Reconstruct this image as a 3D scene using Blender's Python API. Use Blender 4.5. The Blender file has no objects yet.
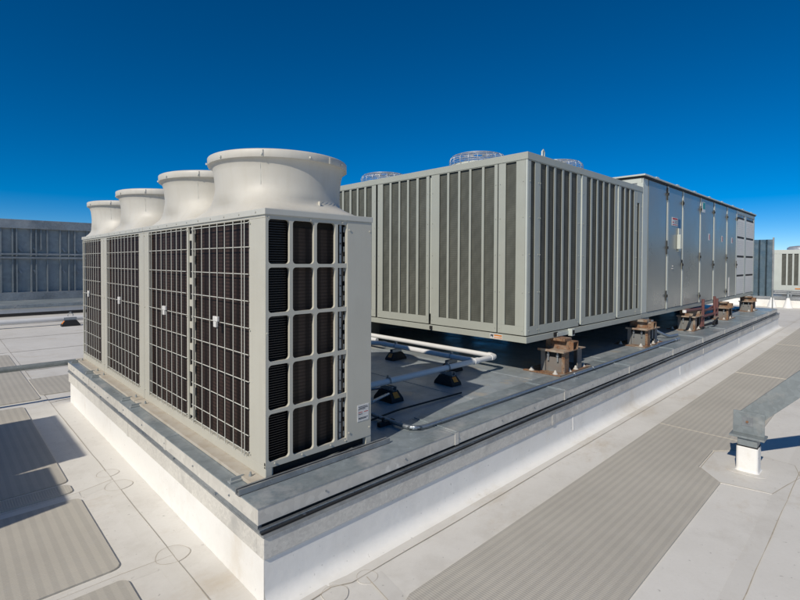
import bpy, bmesh, math, random
from mathutils import Vector, Matrix
random.seed(7)
S = bpy.context.scene
COL = S.collection
PI = math.pi
RZ = -0.545            # roof surface height (platform cap underside is z = 0)

# ------------------------------------------------------------------ materials
def nodes(name):
    m = bpy.data.materials.new(name); m.use_nodes = True
    nt = m.node_tree; b = nt.nodes['Principled BSDF']
    return m, nt, b
def N(nt, t, **k):
    n = nt.nodes.new(t)
    for a, v in k.items():
        if a in n.inputs: n.inputs[a].default_value = v
        else: setattr(n, a, v)
    return n
def mixc(nt, fac, a, b, mode='MIX'):
    n = nt.nodes.new('ShaderNodeMix'); n.data_type = 'RGBA'; n.blend_type = mode
    if isinstance(fac, (int, float)): n.inputs[0].default_value = fac
    else: nt.links.new(fac, n.inputs[0])
    for i, v in ((6, a), (7, b)):
        if isinstance(v, (tuple, list)): n.inputs[i].default_value = (*v[:3], 1)
        else: nt.links.new(v, n.inputs[i])
    return n.outputs[2]
def ramp(nt, src, p0, p1, c0=(0, 0, 0), c1=(1, 1, 1)):
    r = nt.nodes.new('ShaderNodeValToRGB'); nt.links.new(src, r.inputs[0])
    r.color_ramp.elements[0].position = p0; r.color_ramp.elements[1].position = p1
    r.color_ramp.elements[0].color = (*c0, 1); r.color_ramp.elements[1].color = (*c1, 1)
    return r.outputs[0]
def coord(nt, scale=(1, 1, 1)):
    g = nt.nodes.new('ShaderNodeNewGeometry'); mp = nt.nodes.new('ShaderNodeMapping')
    nt.links.new(g.outputs['Position'], mp.inputs[0]); mp.inputs['Scale'].default_value = scale
    return mp.outputs[0]
def noise(nt, vec, scale, detail=5, rough=.6):
    n = nt.nodes.new('ShaderNodeTexNoise'); nt.links.new(vec, n.inputs['Vector'])
    n.inputs['Scale'].default_value = scale; n.inputs['Detail'].default_value = detail
    n.inputs['Roughness'].default_value = rough
    return n.outputs['Fac']
def bump(nt, b, h, strength=.2, dist=.01):
    n = nt.nodes.new('ShaderNodeBump'); n.inputs['Strength'].default_value = strength
    n.inputs['Distance'].default_value = dist
    nt.links.new(h, n.inputs['Height']); nt.links.new(n.outputs[0], b.inputs['Normal'])

def paint(name, c, dirt=None, amt=.25, rough=.5, metal=0., scale=3., streak=True, bs=.05, spec=.5):
    """painted / coated sheet with soft dirt, faint vertical streaks and uneven gloss"""
    m, nt, b = nodes(name)
    dirt = dirt or tuple(v * .7 for v in c)
    v1 = coord(nt)
    n1 = noise(nt, v1, scale)
    f = ramp(nt, n1, .42, .72)
    col = mixc(nt, f, c, mixc(nt, amt, c, dirt))
    if streak:
        n2 = noise(nt, coord(nt, (14, 14, .9)), 1.6, 4)
        col = mixc(nt, ramp(nt, n2, .5, .8), col, mixc(nt, amt * .8, c, dirt))
    nt.links.new(col, b.inputs['Base Color'])
    b.inputs['Metallic'].default_value = metal
    b.inputs['Specular IOR Level'].default_value = spec
    r = ramp(nt, noise(nt, v1, scale * 2.3), .3, .7, (rough - .08,) * 3, (rough + .1,) * 3)
    nt.links.new(r, b.inputs['Roughness'])
    bump(nt, b, noise(nt, v1, scale * 1.2, 2), bs, .02)
    return m

def galv(name, c=(.36, .38, .39), c2=(.22, .24, .25), rough=.45, metal=.55, sc=28., stain=None, bs=.06, big=1.3):
    """galvanised steel: spangle, cloudy patches, optional stain"""
    m, nt, b = nodes(name)
    v = coord(nt)
    vo = nt.nodes.new('ShaderNodeTexVoronoi'); nt.links.new(v, vo.inputs['Vector']); vo.inputs['Scale'].default_value = sc
    sp = nt.nodes.new('ShaderNodeSeparateColor'); nt.links.new(vo.outputs['Color'], sp.inputs[0])
    cl = ramp(nt, noise(nt, v, big, 6, .65), .35, .68)
    col = mixc(nt, cl, c, c2)
    col = mixc(nt, .16, col, mixc(nt, sp.outputs[0], tuple(x * .5 for x in c), tuple(min(1, x * 1.5) for x in c)))
    n3 = noise(nt, v, 5.5, 8, .75)
    col = mixc(nt, ramp(nt, n3, .60, .72), col, tuple(min(1, x * 1.35) for x in c))
    if stain:
        n4 = noise(nt, v, 2.1, 7, .7)
        col = mixc(nt, ramp(nt, n4, .54, .68), col, stain)
    nt.links.new(col, b.inputs['Base Color'])
    b.inputs['Metallic'].default_value = metal
    rr = ramp(nt, noise(nt, v, 3.1, 5), .3, .7, (max(.05, rough - .12),) * 3, (rough + .15,) * 3)
    nt.links.new(rr, b.inputs['Roughness'])
    bump(nt, b, noise(nt, v, 2.2, 3), bs, .05)
    return m

def flat(name, c, rough=.6, metal=0.):
    m, nt, b = nodes(name)
    v = coord(nt)
    nt.links.new(mixc(nt, ramp(nt, noise(nt, v, 25, 4), .35, .7), c, tuple(x * .75 for x in c)), b.inputs['Base Color'])
    b.inputs['Roughness'].default_value = rough; b.inputs['Metallic'].default_value = metal
    return m

def rusty(name):
    m, nt, b = nodes(name)
    v = coord(nt)
    n1 = noise(nt, v, 14, 7, .7); n2 = noise(nt, v, 45, 5)
    col = mixc(nt, ramp(nt, n1, .38, .6), (.22, .155, .10), (.21, .088, .036))
    col = mixc(nt, ramp(nt, n2, .52, .66), col, (.09, .04, .022))
    col = mixc(nt, ramp(nt, noise(nt, v, 7, 4), .50, .62), col, (.27, .23, .185))
    nt.links.new(col, b.inputs['Base Color']); b.inputs['Roughness'].default_value = .8
    bump(nt, b, n2, .4, .004)
    return m

def finned(name, c, c2, pitch, axis='z', bands=None, rough=.55):
    """heat exchanger coil: fine fins (one axis) and tube rows, soft unevenness"""
    m, nt, b = nodes(name)
    w = nt.nodes.new('ShaderNodeTexWave'); w.wave_type = 'BANDS'
    w.bands_direction = {'x': 'X', 'y': 'Y', 'z': 'Z'}[axis]
    g = nt.nodes.new('ShaderNodeNewGeometry'); nt.links.new(g.outputs['Position'], w.inputs['Vector'])
    w.inputs['Scale'].default_value = .314 / pitch; w.inputs['Distortion'].default_value = .15
    w.inputs['Detail'].default_value = 1
    col = mixc(nt, w.outputs['Fac'], c2, c)
    n = noise(nt, coord(nt, (1, 1, .35)), 5, 6, .7)
    col = mixc(nt, ramp(nt, n, .35, .7), col, c2)
    if bands:
        w2 = nt.nodes.new('ShaderNodeTexWave'); w2.bands_direction = {'D': 'DIAGONAL'}.get(bands[0], bands[0])
        nt.links.new(g.outputs['Position'], w2.inputs['Vector']); w2.inputs['Scale'].default_value = .314 / bands[1]
        w2.inputs['Distortion'].default_value = .6; w2.inputs['Detail'].default_value = 3
        col = mixc(nt, ramp(nt, w2.outputs['Fac'], .15, .6, (bands[2],) * 3, (0, 0, 0)), col, tuple(x * (.3 if bands[0] != 'D' else .55) for x in c2))
    nt.links.new(col, b.inputs['Base Color'])
    b.inputs['Roughness'].default_value = rough; b.inputs['Specular IOR Level'].default_value = .2
    return m

def membrane(name, c, dirt, warm, wr=.12):
    m, nt, b = nodes(name)
    v = coord(nt)
    a = ramp(nt, noise(nt, v, .55, 8, .68), .38, .7)
    col = mixc(nt, a, c, mixc(nt, .5, c, dirt))
    col = mixc(nt, ramp(nt, noise(nt, v, 2.7, 9, .75), .5, .8), col, dirt)
    s = ramp(nt, noise(nt, coord(nt, (1, 1.7, 1)), 1.35, 7, .72), .56, .76, (0, 0, 0), (.6, .6, .6))
    s9 = ramp(nt, noise(nt, coord(nt, (1, 1, 1)), .33, 9, .8), .50, .62, (0, 0, 0), (.35, .35, .35)); col = mixc(nt, s9, col, dirt)
    col = mixc(nt, s, col, warm)
    fine = ramp(nt, noise(nt, v, 60, 3, .6), .40, .75, (0, 0, 0), (.16, .16, .16))
    col = mixc(nt, fine, col, dirt)
    sp = ramp(nt, noise(nt, v, 31, 2, .5), .70, .76, (0, 0, 0), (.5, .5, .5))
    col = mixc(nt, sp, col, tuple(x * .45 for x in dirt))
    nt.links.new(col, b.inputs['Base Color'])
    b.inputs['Roughness'].default_value = .62; b.inputs['Specular IOR Level'].default_value = .35
    bump(nt, b, noise(nt, v, 1.9, 5, .6), wr, .03)
    return m

def matmat(name, axis, pitch):
    """ribbed walkway pad: broad tone bands, fine raised pattern"""
    m, nt, b = nodes(name)
    g = nt.nodes.new('ShaderNodeNewGeometry')
    w = nt.nodes.new('ShaderNodeTexWave'); w.bands_direction = axis
    nt.links.new(g.outputs['Position'], w.inputs['Vector']); w.inputs['Scale'].default_value = .314 / pitch
    w.inputs['Distortion'].default_value = .12; w.inputs['Detail'].default_value = 2
    w.inputs['Detail Scale'].default_value = .6
    f = ramp(nt, w.outputs['Fac'], .35, .62)
    n1 = ramp(nt, noise(nt, g.outputs['Position'], 1.1, 7, .7), .35, .7)
    c_hi = mixc(nt, n1, (.50, .47, .405), (.43, .405, .35)); c_lo = mixc(nt, n1, (.45, .425, .37), (.385, .362, .315))
    col = mixc(nt, f, c_lo, c_hi)
    w3 = nt.nodes.new('ShaderNodeTexWave'); w3.bands_direction = 'X' if axis == 'Y' else 'Y'
    nt.links.new(g.outputs['Position'], w3.inputs['Vector']); w3.inputs['Scale'].default_value = .314 / .016
    w3.inputs['Distortion'].default_value = 1.0
    col = mixc(nt, ramp(nt, w3.outputs['Fac'], .4, .6, (0, 0, 0), (.10, .10, .10)), col, (.2, .19, .175))
    col = mixc(nt, ramp(nt, noise(nt, g.outputs['Position'], 18, 5, .6), .55, .8, (0, 0, 0), (.4, .4, .4)), col, (.44, .43, .40))
    nt.links.new(col, b.inputs['Base Color']); b.inputs['Roughness'].default_value = .75
    bump(nt, b, w3.outputs['Fac'], .25, .003)
    return m

M = {}
M['roof'] = membrane('roof_membrane', (.69, .672, .625), (.54, .515, .465), (.46, .38, .27))
M['curb_white'] = membrane('curb_membrane', (.82, .81, .77), (.70, .68, .63), (.58, .51, .40), .30)
M['patch'] = membrane('patch_membrane', (.655, .637, .59), (.54, .515, .465), (.45, .38, .28))
M['dirt_line'] = flat('dirty_seam_edge', (.46, .41, .33), .9)
M['mat_s'] = matmat('walkway_strip', 'Y', .03)
M['mat_x'] = matmat('walkway_pad_long', 'Y', .054)
M['mat_y'] = matmat('walkway_pad_cross', 'X', .066)
M['cream'] = paint('cream_cabinet_paint', (.475, .465, .40), (.36, .33, .26), .22, .45)
M['cream_top'] = paint('cream_top_paint', (.50, .50, .45), (.42, .39, .33), .2, .45)
M['shroud'] = paint('shroud_plastic', (.55, .53, .47), (.42, .38, .30), .45, .5, streak=True, scale=2)
M['wire'] = paint('wire_coating', (.56, .56, .50), None, .2, .45, streak=False)
M['tan'] = paint('tan_base_paint', (.47, .43, .36), (.34, .27, .18), .5, .6, streak=False, scale=9)
M['green'] = paint('grey_green_paint', (.37, .385, .335), (.27, .265, .22), .2, .45)
M['green_lt'] = paint('pale_frame_paint', (.50, .53, .48), (.34, .35, .31), .25, .42)
M['panel_lt'] = paint('pale_louver_panel', (.72, .70, .65), (.6, .57, .5), .25, .55)
M['door'] = paint('door_steel', (.315, .33, .31), (.27, .285, .27), .3, .33, .5, .35, streak=False, bs=.0)
M['galv'] = galv('galvanised_sheet', (.37, .385, .385), (.20, .215, .225), .42, .45)
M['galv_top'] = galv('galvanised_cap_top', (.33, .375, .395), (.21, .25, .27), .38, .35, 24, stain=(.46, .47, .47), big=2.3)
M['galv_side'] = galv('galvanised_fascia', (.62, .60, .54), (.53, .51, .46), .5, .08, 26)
M['galv_lip'] = galv('galvanised_speckled', (.64, .62, .56), (.52, .50, .455), .6, .05, 70, stain=(.42, .41, .38))
M['galv_dark'] = galv('weathered_screen_steel', (.34, .37, .37), (.27, .29, .295), .5, .2, 9)
M['galv_beam'] = galv('galvanised_beam', (.26, .29, .295), (.20, .225, .23), .5, .3, 30, stain=(.33, .33, .31))
M['blue_steel'] = galv('dark_bright_steel', (.16, .21, .23), (.11, .15, .17), .3, .8, 12)
M['deck'] = galv('platform_deck', (.38, .42, .435), (.27, .305, .325), .42, .25, 12, stain=(.47, .43, .36), big=1.3)
M['coil_dark'] = finned('dark_coil', (.060, .036, .029), (.020, .013, .011), .024, 'z', ('Y', .105, .85))
M['coil_slat'] = flat('coil_fin', (.035, .030, .028), .35, .3)
M['coil_in'] = finned('inner_coil', (.10, .072, .055), (.05, .036, .028), .022, 'z', ('X', .085, .7))
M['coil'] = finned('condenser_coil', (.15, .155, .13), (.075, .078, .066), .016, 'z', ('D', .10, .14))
M['coil_shaded'] = finned('condenser_coil_shaded', (.115, .112, .09), (.06, .058, .046), .016, 'z', ('D', .12, .14))  # darker copy of the coil, shade of the grazed face put into its colour
M['black'] = flat('black_rubber', (.012, .012, .012), .7)
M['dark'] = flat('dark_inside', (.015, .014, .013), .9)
M['yellow'] = flat('amber_reflector', (.85, .24, .01), .4)
M['pipe'] = paint('white_pipe_jacket', (.66, .66, .65), (.5, .48, .44), .25, .42, streak=False, scale=5)
M['conduit'] = galv('conduit_steel', (.38, .42, .45), (.26, .29, .32), .32, .75, 60)
M['rust'] = rusty('rusty_steel')
M['rust_pale'] = paint('pale_rusty_plate', (.33, .28, .22), (.20, .09, .045), .9, .8, streak=False, scale=11)
M['caulk'] = flat('aged_caulk', (.50, .48, .44), .7)
M['stand_grey'] = paint('grey_stand_paint', (.17, .175, .17), (.17, .085, .04), .55, .6)
M['red'] = flat('red_oxide_pipe', (.15, .06, .052), .6)
M['white'] = flat('white_caulk', (.72, .71, .68), .5)
M['label'] = flat('label_white', (.66, .66, .64), .4)
M['ink'] = flat('label_ink', (.06, .06, .07), .5)
M['inkred'] = flat('label_red', (.55, .05, .03), .5)
M['orange'] = flat('label_orange', (.65, .24, .05), .5)
M['teal'] = flat('label_teal', (.02, .30, .30), .5)
M['blue'] = flat('blue_drum_paint', (.03, .09, .22), .4)
M['guard'] = galv('wire_guard_zinc', (.55, .57, .58), (.42, .44, .46), .4, .5)
M['ground'] = flat('distant_ground', (.10, .11, .075), .95)
M['building'] = paint('distant_wall', (.30, .29, .26), None, .3, .7)

# ------------------------------------------------------------------ mesh tools
class MB:
    def __init__(s): s.v = []; s.f = []; s.sm = []
    def add(s, vs, fs, smooth=False):
        o = len(s.v); s.v += [tuple(v) for v in vs]
        for f in fs: s.f.append([i + o for i in f]); s.sm.append(smooth)
        return s
    def box(s, x0, x1, y0, y1, z0, z1, bev=0.):
        if x0 > x1: x0, x1 = x1, x0
        if y0 > y1: y0, y1 = y1, y0
        if z0 > z1: z0, z1 = z1, z0
        if bev:
            bm = bmesh.new(); bmesh.ops.create_cube(bm, size=1)
            for v in bm.verts: v.co = Vector(((x0 + x1) / 2 + v.co.x * (x1 - x0), (y0 + y1) / 2 + v.co.y * (y1 - y0), (z0 + z1) / 2 + v.co.z * (z1 - z0)))
            bmesh.ops.bevel(bm, geom=list(bm.edges), offset=bev, segments=2, profile=.6, affect='EDGES')
            bm.verts.index_update()
            s.add([v.co[:] for v in bm.verts], [[v.index for v in f.verts] for f in bm.faces]); bm.free()
            return s
        v = [(x0, y0, z0), (x1, y0, z0), (x1, y1, z0), (x0, y1, z0), (x0, y0, z1), (x1, y0, z1), (x1, y1, z1), (x0, y1, z1)]
        return s.add(v, [(0, 3, 2, 1), (4, 5, 6, 7), (0, 1, 5, 4), (1, 2, 6, 5), (2, 3, 7, 6), (3, 0, 4, 7)])
    def tube(s, pts, r, n=10, caps=True, smooth=True):
        P = [Vector(p) for p in pts]; rings = []
        up = None
        for i, p in enumerate(P):
            a = (P[i] - P[i - 1]).normalized() if i else None
            b = (P[i + 1] - P[i]).normalized() if i < len(P) - 1 else None
            t = (a + b).normalized() if a and b else (a or b)
            k = 1.
            if a and b: k = 1 / max(.5, math.cos(a.angle(b) / 2))
            if up is None:
                up = Vector((0, 0, 1)) if abs(t.z) < .9 else Vector((1, 0, 0))
            x = t.cross(up).normalized(); y = x.cross(t).normalized(); up = y
            rr = r[i] if isinstance(r, (list, tuple)) else r
            rings.append([p + (x * math.cos(2 * PI * j / n) + y * math.sin(2 * PI * j / n)) * rr for j in range(n)])
        vs = [v for R in rings for v in R]; fs = []
        for i in range(len(P) - 1):
            for j in range(n):
                fs.append((i * n + j, i * n + (j + 1) % n, (i + 1) * n + (j + 1) % n, (i + 1) * n + j))
        s.add(vs, fs, smooth)
        if caps:
            s.add(rings[0], [list(range(n))[::-1]]); s.add(rings[-1], [list(range(n))])
        return s
    def cyl(s, c, r, h, axis='z', n=16, r2=None):
        a = {'x': Vector((1, 0, 0)), 'y': Vector((0, 1, 0)), 'z': Vector((0, 0, 1))}[axis]
        c = Vector(c); return s.tube([c, c + a * h], [r, r if r2 is None else r2], n)
    def lathe(s, c, prof, n=40, smooth=True):
        cx, cy, cz = c; vs = []
        for (r, z) in prof: vs += [(cx + r * math.cos(2 * PI * j / n), cy + r * math.sin(2 * PI * j / n), cz + z) for j in range(n)]
        fs = []
        for i in range(len(prof) - 1):
            for j in range(n): fs.append((i * n + j, i * n + (j + 1) % n, (i + 1) * n + (j + 1) % n, (i + 1) * n + j))
        return s.add(vs, fs, smooth)
    def prism(s, poly, axis, a0, a1):
        """extrude a 2-D polygon along an axis; poly coordinates are the two other axes in order"""
        def P(u, v, a): return {'x': (a, u, v), 'y': (u, a, v), 'z': (u, v, a)}[axis]
        n = len(poly); vs = [P(u, v, a0) for u, v in poly] + [P(u, v, a1) for u, v in poly]
        fs = [tuple(range(n))[::-1], tuple(range(n, 2 * n))] + [(i, (i + 1) % n, n + (i + 1) % n, n + i) for i in range(n)]
        return s.add(vs, fs)
    def islands(s):
        n = len(s.v); p = list(range(n))
        def f(a):
            while p[a] != a: p[a] = p[p[a]]; a = p[a]
            return a
        for fc in s.f:
            r = f(fc[0])
            for q in fc[1:]: p[f(q)] = r
        bb = {}
        for i, c in enumerate(s.v):
            r = f(i); q = bb.setdefault(r, [*c, *c])
            for k in range(3): q[k] = min(q[k], c[k]); q[3 + k] = max(q[3 + k], c[k])
        roots = list(bb); m = len(roots); g = list(range(m))
        if m < 2 or m > 260: return None
        def h(a):
            while g[a] != a: a = g[a]
            return a
        for i in range(m):
            A = bb[roots[i]]
            for j in range(i):
                B = bb[roots[j]]
                if all(A[k] - .004 <= B[3 + k] and B[k] - .004 <= A[3 + k] for k in range(3)): g[h(i)] = h(j)
        grp = {}
        for fc, sm in zip(s.f, s.sm): grp.setdefault(h(roots.index(f(fc[0]))), []).append((fc, sm))
        return list(grp.values()) if len(grp) > 1 else None
    def build(s, name, mat, parent=None, label=None):
        if parent is not None and name not in KEEP:
            gs = s.islands()
            if gs:
                first = None
                for gfs in gs:
                    mp = {}; m2 = MB()
                    for fc, sm in gfs:
                        for i in fc:
                            if i not in mp: mp[i] = len(m2.v); m2.v.append(s.v[i])
                        m2.f.append([mp[i] for i in fc]); m2.sm.append(sm)
                    o = m2.build1(name, mat, parent, label); first = first or o
                return first
        return s.build1(name, mat, parent, label)
    def build1(s, name, mat, parent=None, label=None):
        me = bpy.data.meshes.new(name)
        off = Vector(WLOC.get(parent.name, (0, 0, 0))) if parent else Vector((0, 0, 0))
        if parent is None:
            xs = [v[0] for v in s.v]; ys = [v[1] for v in s.v]; zs = [v[2] for v in s.v]
            off = Vector(((min(xs) + max(xs)) / 2, (min(ys) + max(ys)) / 2, min(zs)))
        me.from_pydata([tuple(Vector(v) - off) for v in s.v], [], s.f)
        me.polygons.foreach_set('use_smooth', s.sm)
        bm = bmesh.new(); bm.from_mesh(me); bmesh.ops.recalc_face_normals(bm, faces=bm.faces); bm.to_mesh(me); bm.free()
        me.materials.append(mat)
        o = bpy.data.objects.new(name, me); COL.objects.link(o)
        if parent: o.parent = parent; WLOC[o.name] = tuple(off)
        else: o.location = off; WLOC[o.name] = tuple(off)
        if label: o['label'] = label
        return o
WLOC = {}
KEEP = {'roof_seam', 'membrane_lap', 'shroud_fixing', 'label_text', 'sign_text', 'label_line', 'sign_bar', 'label_bar', 'coil_fins', 'perforated_strip', 'wire_grille', 'fan_guard', 'door_pull', 'fan_blades', 'slat_panel', 'cabinet', 'top_plate', 'louver_panel', 'cap_fascia', 'cap_sheet', 'deck_sheet', 'drip_edge', 'fan_shroud'}
def tag(o, label=None, cat=None, group=None, kind=None):
    if label: o['label'] = label
    if cat: o['category'] = cat
    if group: o['group'] = group
    if kind: o['kind'] = kind
    return o
def thing(name, loc, label, cat, group=None):
    o = bpy.data.objects.new(name, None); COL.objects.link(o); o.location = loc; o.empty_display_size = .1
    WLOC[o.name] = tuple(loc)
    return tag(o, label, cat, group)
def kids(o): return [c for c in COL.objects if c.parent == o]
def dup(root, d, label=None, group=None):
    def cp(o, par):
        c = o.copy(); COL.objects.link(c); c.parent = par
        for k in kids(o): cp(k, c)
        return c
    r = cp(root, None); r.location = Vector(root.location) + Vector(d)
    if label: r['label'] = label
    if group: r['group'] = group
    return r
def arc(c, r, a0, a1, plane='xy', n=8, z=0):
    out = []
    for i in range(n + 1):
        a = a0 + (a1 - a0) * i / n; u, v = c[0] + r * math.cos(a), c[1] + r * math.sin(a)
        out.append({'xy': (u, v, z), 'xz': (u, z, v), 'yz': (z, u, v)}[plane])
    return out
def holed_tile(mb, axis, a_out, a_in, u0, u1, z0, z1, h, r, n=5):
    """panel tile (plane at a_out) with one rounded opening h=(hu0,hu1,hz0,hz1); opening walls run in to a_in"""
    hu0, hu1, hz0, hz1 = h
    def P(u, z, a): return (u, a, z) if axis == 'y' else (a, u, z)
    inner = []; corner_of = []
    for ci, (cu, cz, s0) in enumerate([(hu0 + r, hz0 + r, PI), (hu1 - r, hz0 + r, 1.5 * PI), (hu1 - r, hz1 - r, 0), (hu0 + r, hz1 - r, .5 * PI)]):
        for i in range(n + 1):
            a = s0 + .5 * PI * i / n
            inner.append((cu + r * math.cos(a), cz + r * math.sin(a))); corner_of.append(ci)
    outer = [(u0, z0), (u1, z0), (u1, z1), (u0, z1)]
    m = len(inner)
    vs = [P(u, z, a_out) for u, z in inner] + [P(u, z, a_out) for u, z in outer] + [P(u, z, a_in) for u, z in inner]
    fs = []
    for i in range(m):
        j = (i + 1) % m
        if corner_of[i] == corner_of[j]: fs.append((i, j, m + corner_of[i]))
        else: fs.append((i, j, m + corner_of[j], m + corner_of[i]))
        fs.append((i, j, m + 4 + j, m + 4 + i))
    mb.add(vs, fs)

# ================================================================== THE ROOF
roof = MB().add([(-70, -70, RZ), (90, -70, RZ), (90, 70, RZ), (-70, 70, RZ)], [(0, 1, 2, 3)]).build('roof', M['roof'])
tag(roof, 'white single ply membrane roof with welded seams and dirt stains', None, None, 'structure')
gnd = MB().add([(-2500, -2500, -12), (2500, -2500, -12), (2500, 2500, -12), (-2500, 2500, -12)], [(0, 1, 2, 3)]).build('ground', M['ground'])
tag(gnd, None, None, None, 'structure')
# roof seams: a strip of membrane lapped over its neighbour with a dirty edge
def seam_line(pts, w=.0045, z=RZ + .0045, mat='dirt_line'):
    mb = MB(); lap = MB()
    for (a, b) in zip(pts[:-1], pts[1:]):
        a = Vector((*a, 0)); b = Vector((*b, 0)); L = (b - a).length; k = max(1, int(L / .25)); t = (b - a).normalized(); nrm = Vector((-t.y, t.x, 0))
        prev = None
        lap.add([(q_.x, q_.y, RZ + z_) for q_, z_ in ((a, .0042), (b, .0042), (b + nrm * .10, .0006), (a + nrm * .10, .0006))], [(0, 1, 2, 3)])
        for i in range(k + 1):
            p = a.lerp(b, i / k) + nrm * random.uniform(-.0025, .0025); ww = w * random.uniform(.25, .75)
            cur = (p + nrm * ww, p - nrm * ww)
            if prev: mb.add([(prev[0].x, prev[0].y, z), (prev[1].x, prev[1].y, z), (cur[1].x, cur[1].y, z), (cur[0].x, cur[0].y, z)], [(0, 1, 2, 3)])
            prev = cur
    if z < RZ + .005: lap.build('membrane_lap', M['patch'], roof)
    return mb.build('roof_seam', M[mat], roof)
def sheet(poly, z, mat, name='membrane_patch', parent=roof):
    mb = MB(); n = len(poly)
    mb.add([(x, y, z) for x, y in poly] + [(x, y, RZ) for x, y in poly], [tuple(range(n))] + [(i, (i + 1) % n, n + (i + 1) % n, n + i) for i in range(n)])
    return mb.build(name, mat, parent)
seam_line([(.30, -.45), (1.3, -.452), (3.1, -.445), (8, -.45), (16.4, -.455), (40, -.455)])
seam_line([(-.10, -.42), (.18, -.40), (.30, -.45)])
seam_line([(.39, -.47), (.33, -.80), (.30, -3.2)])
seam_line([(-.345, -.3), (-.35, .5), (-.35, 2.15), (-.36, 5.1), (-.36, 14)])
seam_line([(-.35, .52), (-.62, .535), (-1.5, .54), (-6, .54)])
seam_line([(-.35, 1.95), (-.60, 1.87), (-1.6, 1.85), (-6, 1.85)])
seam_line([(-.35, 4.98), (-.10, 5.0)], .004)
for (x, y) in ((1.9, 0), (3.75, 0)):
    pass
for yy in (-2.03, -3.9, -5.8): seam_line([(-6, yy), (3.35, yy), (30, yy)])
for xx in (-4.2, 6.2, 12.4, 18.6): seam_line([(xx, -2.03), (xx, -30)])
for yy in (7.4, 9.6, 11.8): seam_line([(-20, yy), (20, yy)])
def disc(x, y, r, z=RZ + .003):
    k = 22
    pts = [(x + r * (1 + .07 * math.sin(3 * a + x * 9)) * math.cos(a), y + r * math.sin(a)) for a in [2 * PI * i / k for i in range(k)]]
    sheet(pts, z, M['patch'])
    mb = MB(); o = [(px, py, z + .0012) for px, py in pts]
    i_ = [(x + (px - x) * .972, y + (py - y) * .972, z + .0012) for px, py in pts]
    mb.add(o + i_, [(i, (i + 1) % k, k + (i + 1) % k, k + i) for i in range(k)]); mb.build('patch_edge', M['dirt_line'], roof)
for d in ((-.35, 2.11, .085), (-.34, 1.80, .10), (-.35, .53, .10), (.39, -.47, .062), (.17, -.46, .075), (-.36, 5.0, .07)): disc(*d)

# ------------------------------------------------------------------ walkway pads
def rounded(x0, x1, y0, y1, r=.055, n=5):
    out = []
    for cx_, cy_, s in ((x1 - r, y1 - r, 0), (x0 + r, y1 - r, .5 * PI), (x0 + r, y0 + r, PI), (x1 - r, y0 + r, 1.5 * PI)):
        out += [(cx_ + r * math.cos(s + .5 * PI * i / n), cy_ + r * math.sin(s + .5 * PI * i / n)) for i in range(n + 1)]
    return out
def pad(poly, mat, label, group, mb=None):
    mb = MB(); n = len(poly); z = RZ + .011
    mb.add([(x, y, z) for x, y in poly] + [(x, y, RZ + .0005) for x, y in poly], [tuple(range(n))] + [(i, (i + 1) % n, n + (i + 1) % n, n + i) for i in range(n)])
    o = mb.build('walkway_pad', mat)
    return tag(o, label, 'walkway pad', group)
GR = 'ribbed pads along the long side of the curb'; GL = 'ribbed pads along the short side of the curb'
def notch(x0, x1): return [(x0, -.75), (x0, -1.6), (3.27, -1.6), (3.50, -1.385), (4.03, -1.375), (4.30, -1.6), (x1, -1.6), (x1, -.75)]
p1 = [(.37, -.84), (.40, -.78), (.46, -.75)][::-1] + []
pad([(4.50, -.75), (.46, -.75), (.40, -.775), (.375, -.84), (.375, -1.54), (.45, -1.6), (3.27, -1.6), (3.50, -1.385), (4.03, -1.375), (4.30, -1.6), (4.50, -1.6)], M['mat_x'], 'nearest long grey ribbed pad, notched beside the white boot of the steel brace', GR)
pad([(8.2, -.76), (4.525, -.75), (4.525, -1.6), (8.2, -1.6)], M['mat_x'], 'grey ribbed pad running on past the steel brace, second along the long curb', GR)
pad([(12.3, -.76), (8.26, -.76), (8.26, -1.6), (12.3, -1.6)], M['mat_x'], 'grey ribbed pad further along the long curb, third from the camera', GR)
pad([(16.4, -.76), (12.36, -.76), (12.36, -1.6), (16.4, -1.6)], M['mat_x'], 'farthest grey ribbed pad by the far end of the long curb', GR)
pad(rounded(-1.47, -.615, .60, 1.76), M['mat_y'], 'grey ribbed pad with rounded corners in the lower left, below the shadow', GL)
pad(rounded(-1.47, -.62, -1.6, .47), M['mat_y'], 'grey ribbed pad cut by the lower edge at the bottom left', GL)
pad(rounded(-1.47, -.63, 2.13, 4.94), M['mat_y'], 'grey ribbed pad lying mostly in the dark blue shadow', GL)
pad(rounded(-1.47, -.63, 1.90, 2.085, .05), M['mat_s'], 'narrow dark ribbed strip laid crosswise between two pads', GL)
pad(rounded(-1.40, -.42, 5.22, 9.3), M['mat_y'], 'grey ribbed pad beyond the horizontal steel bar on the left', GL)
pad(rounded(-.40, .13, 5.42, 6.62, .03), M['mat_y'], 'short plain grey pad piece behind the far corner of the curb', GL)

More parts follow.
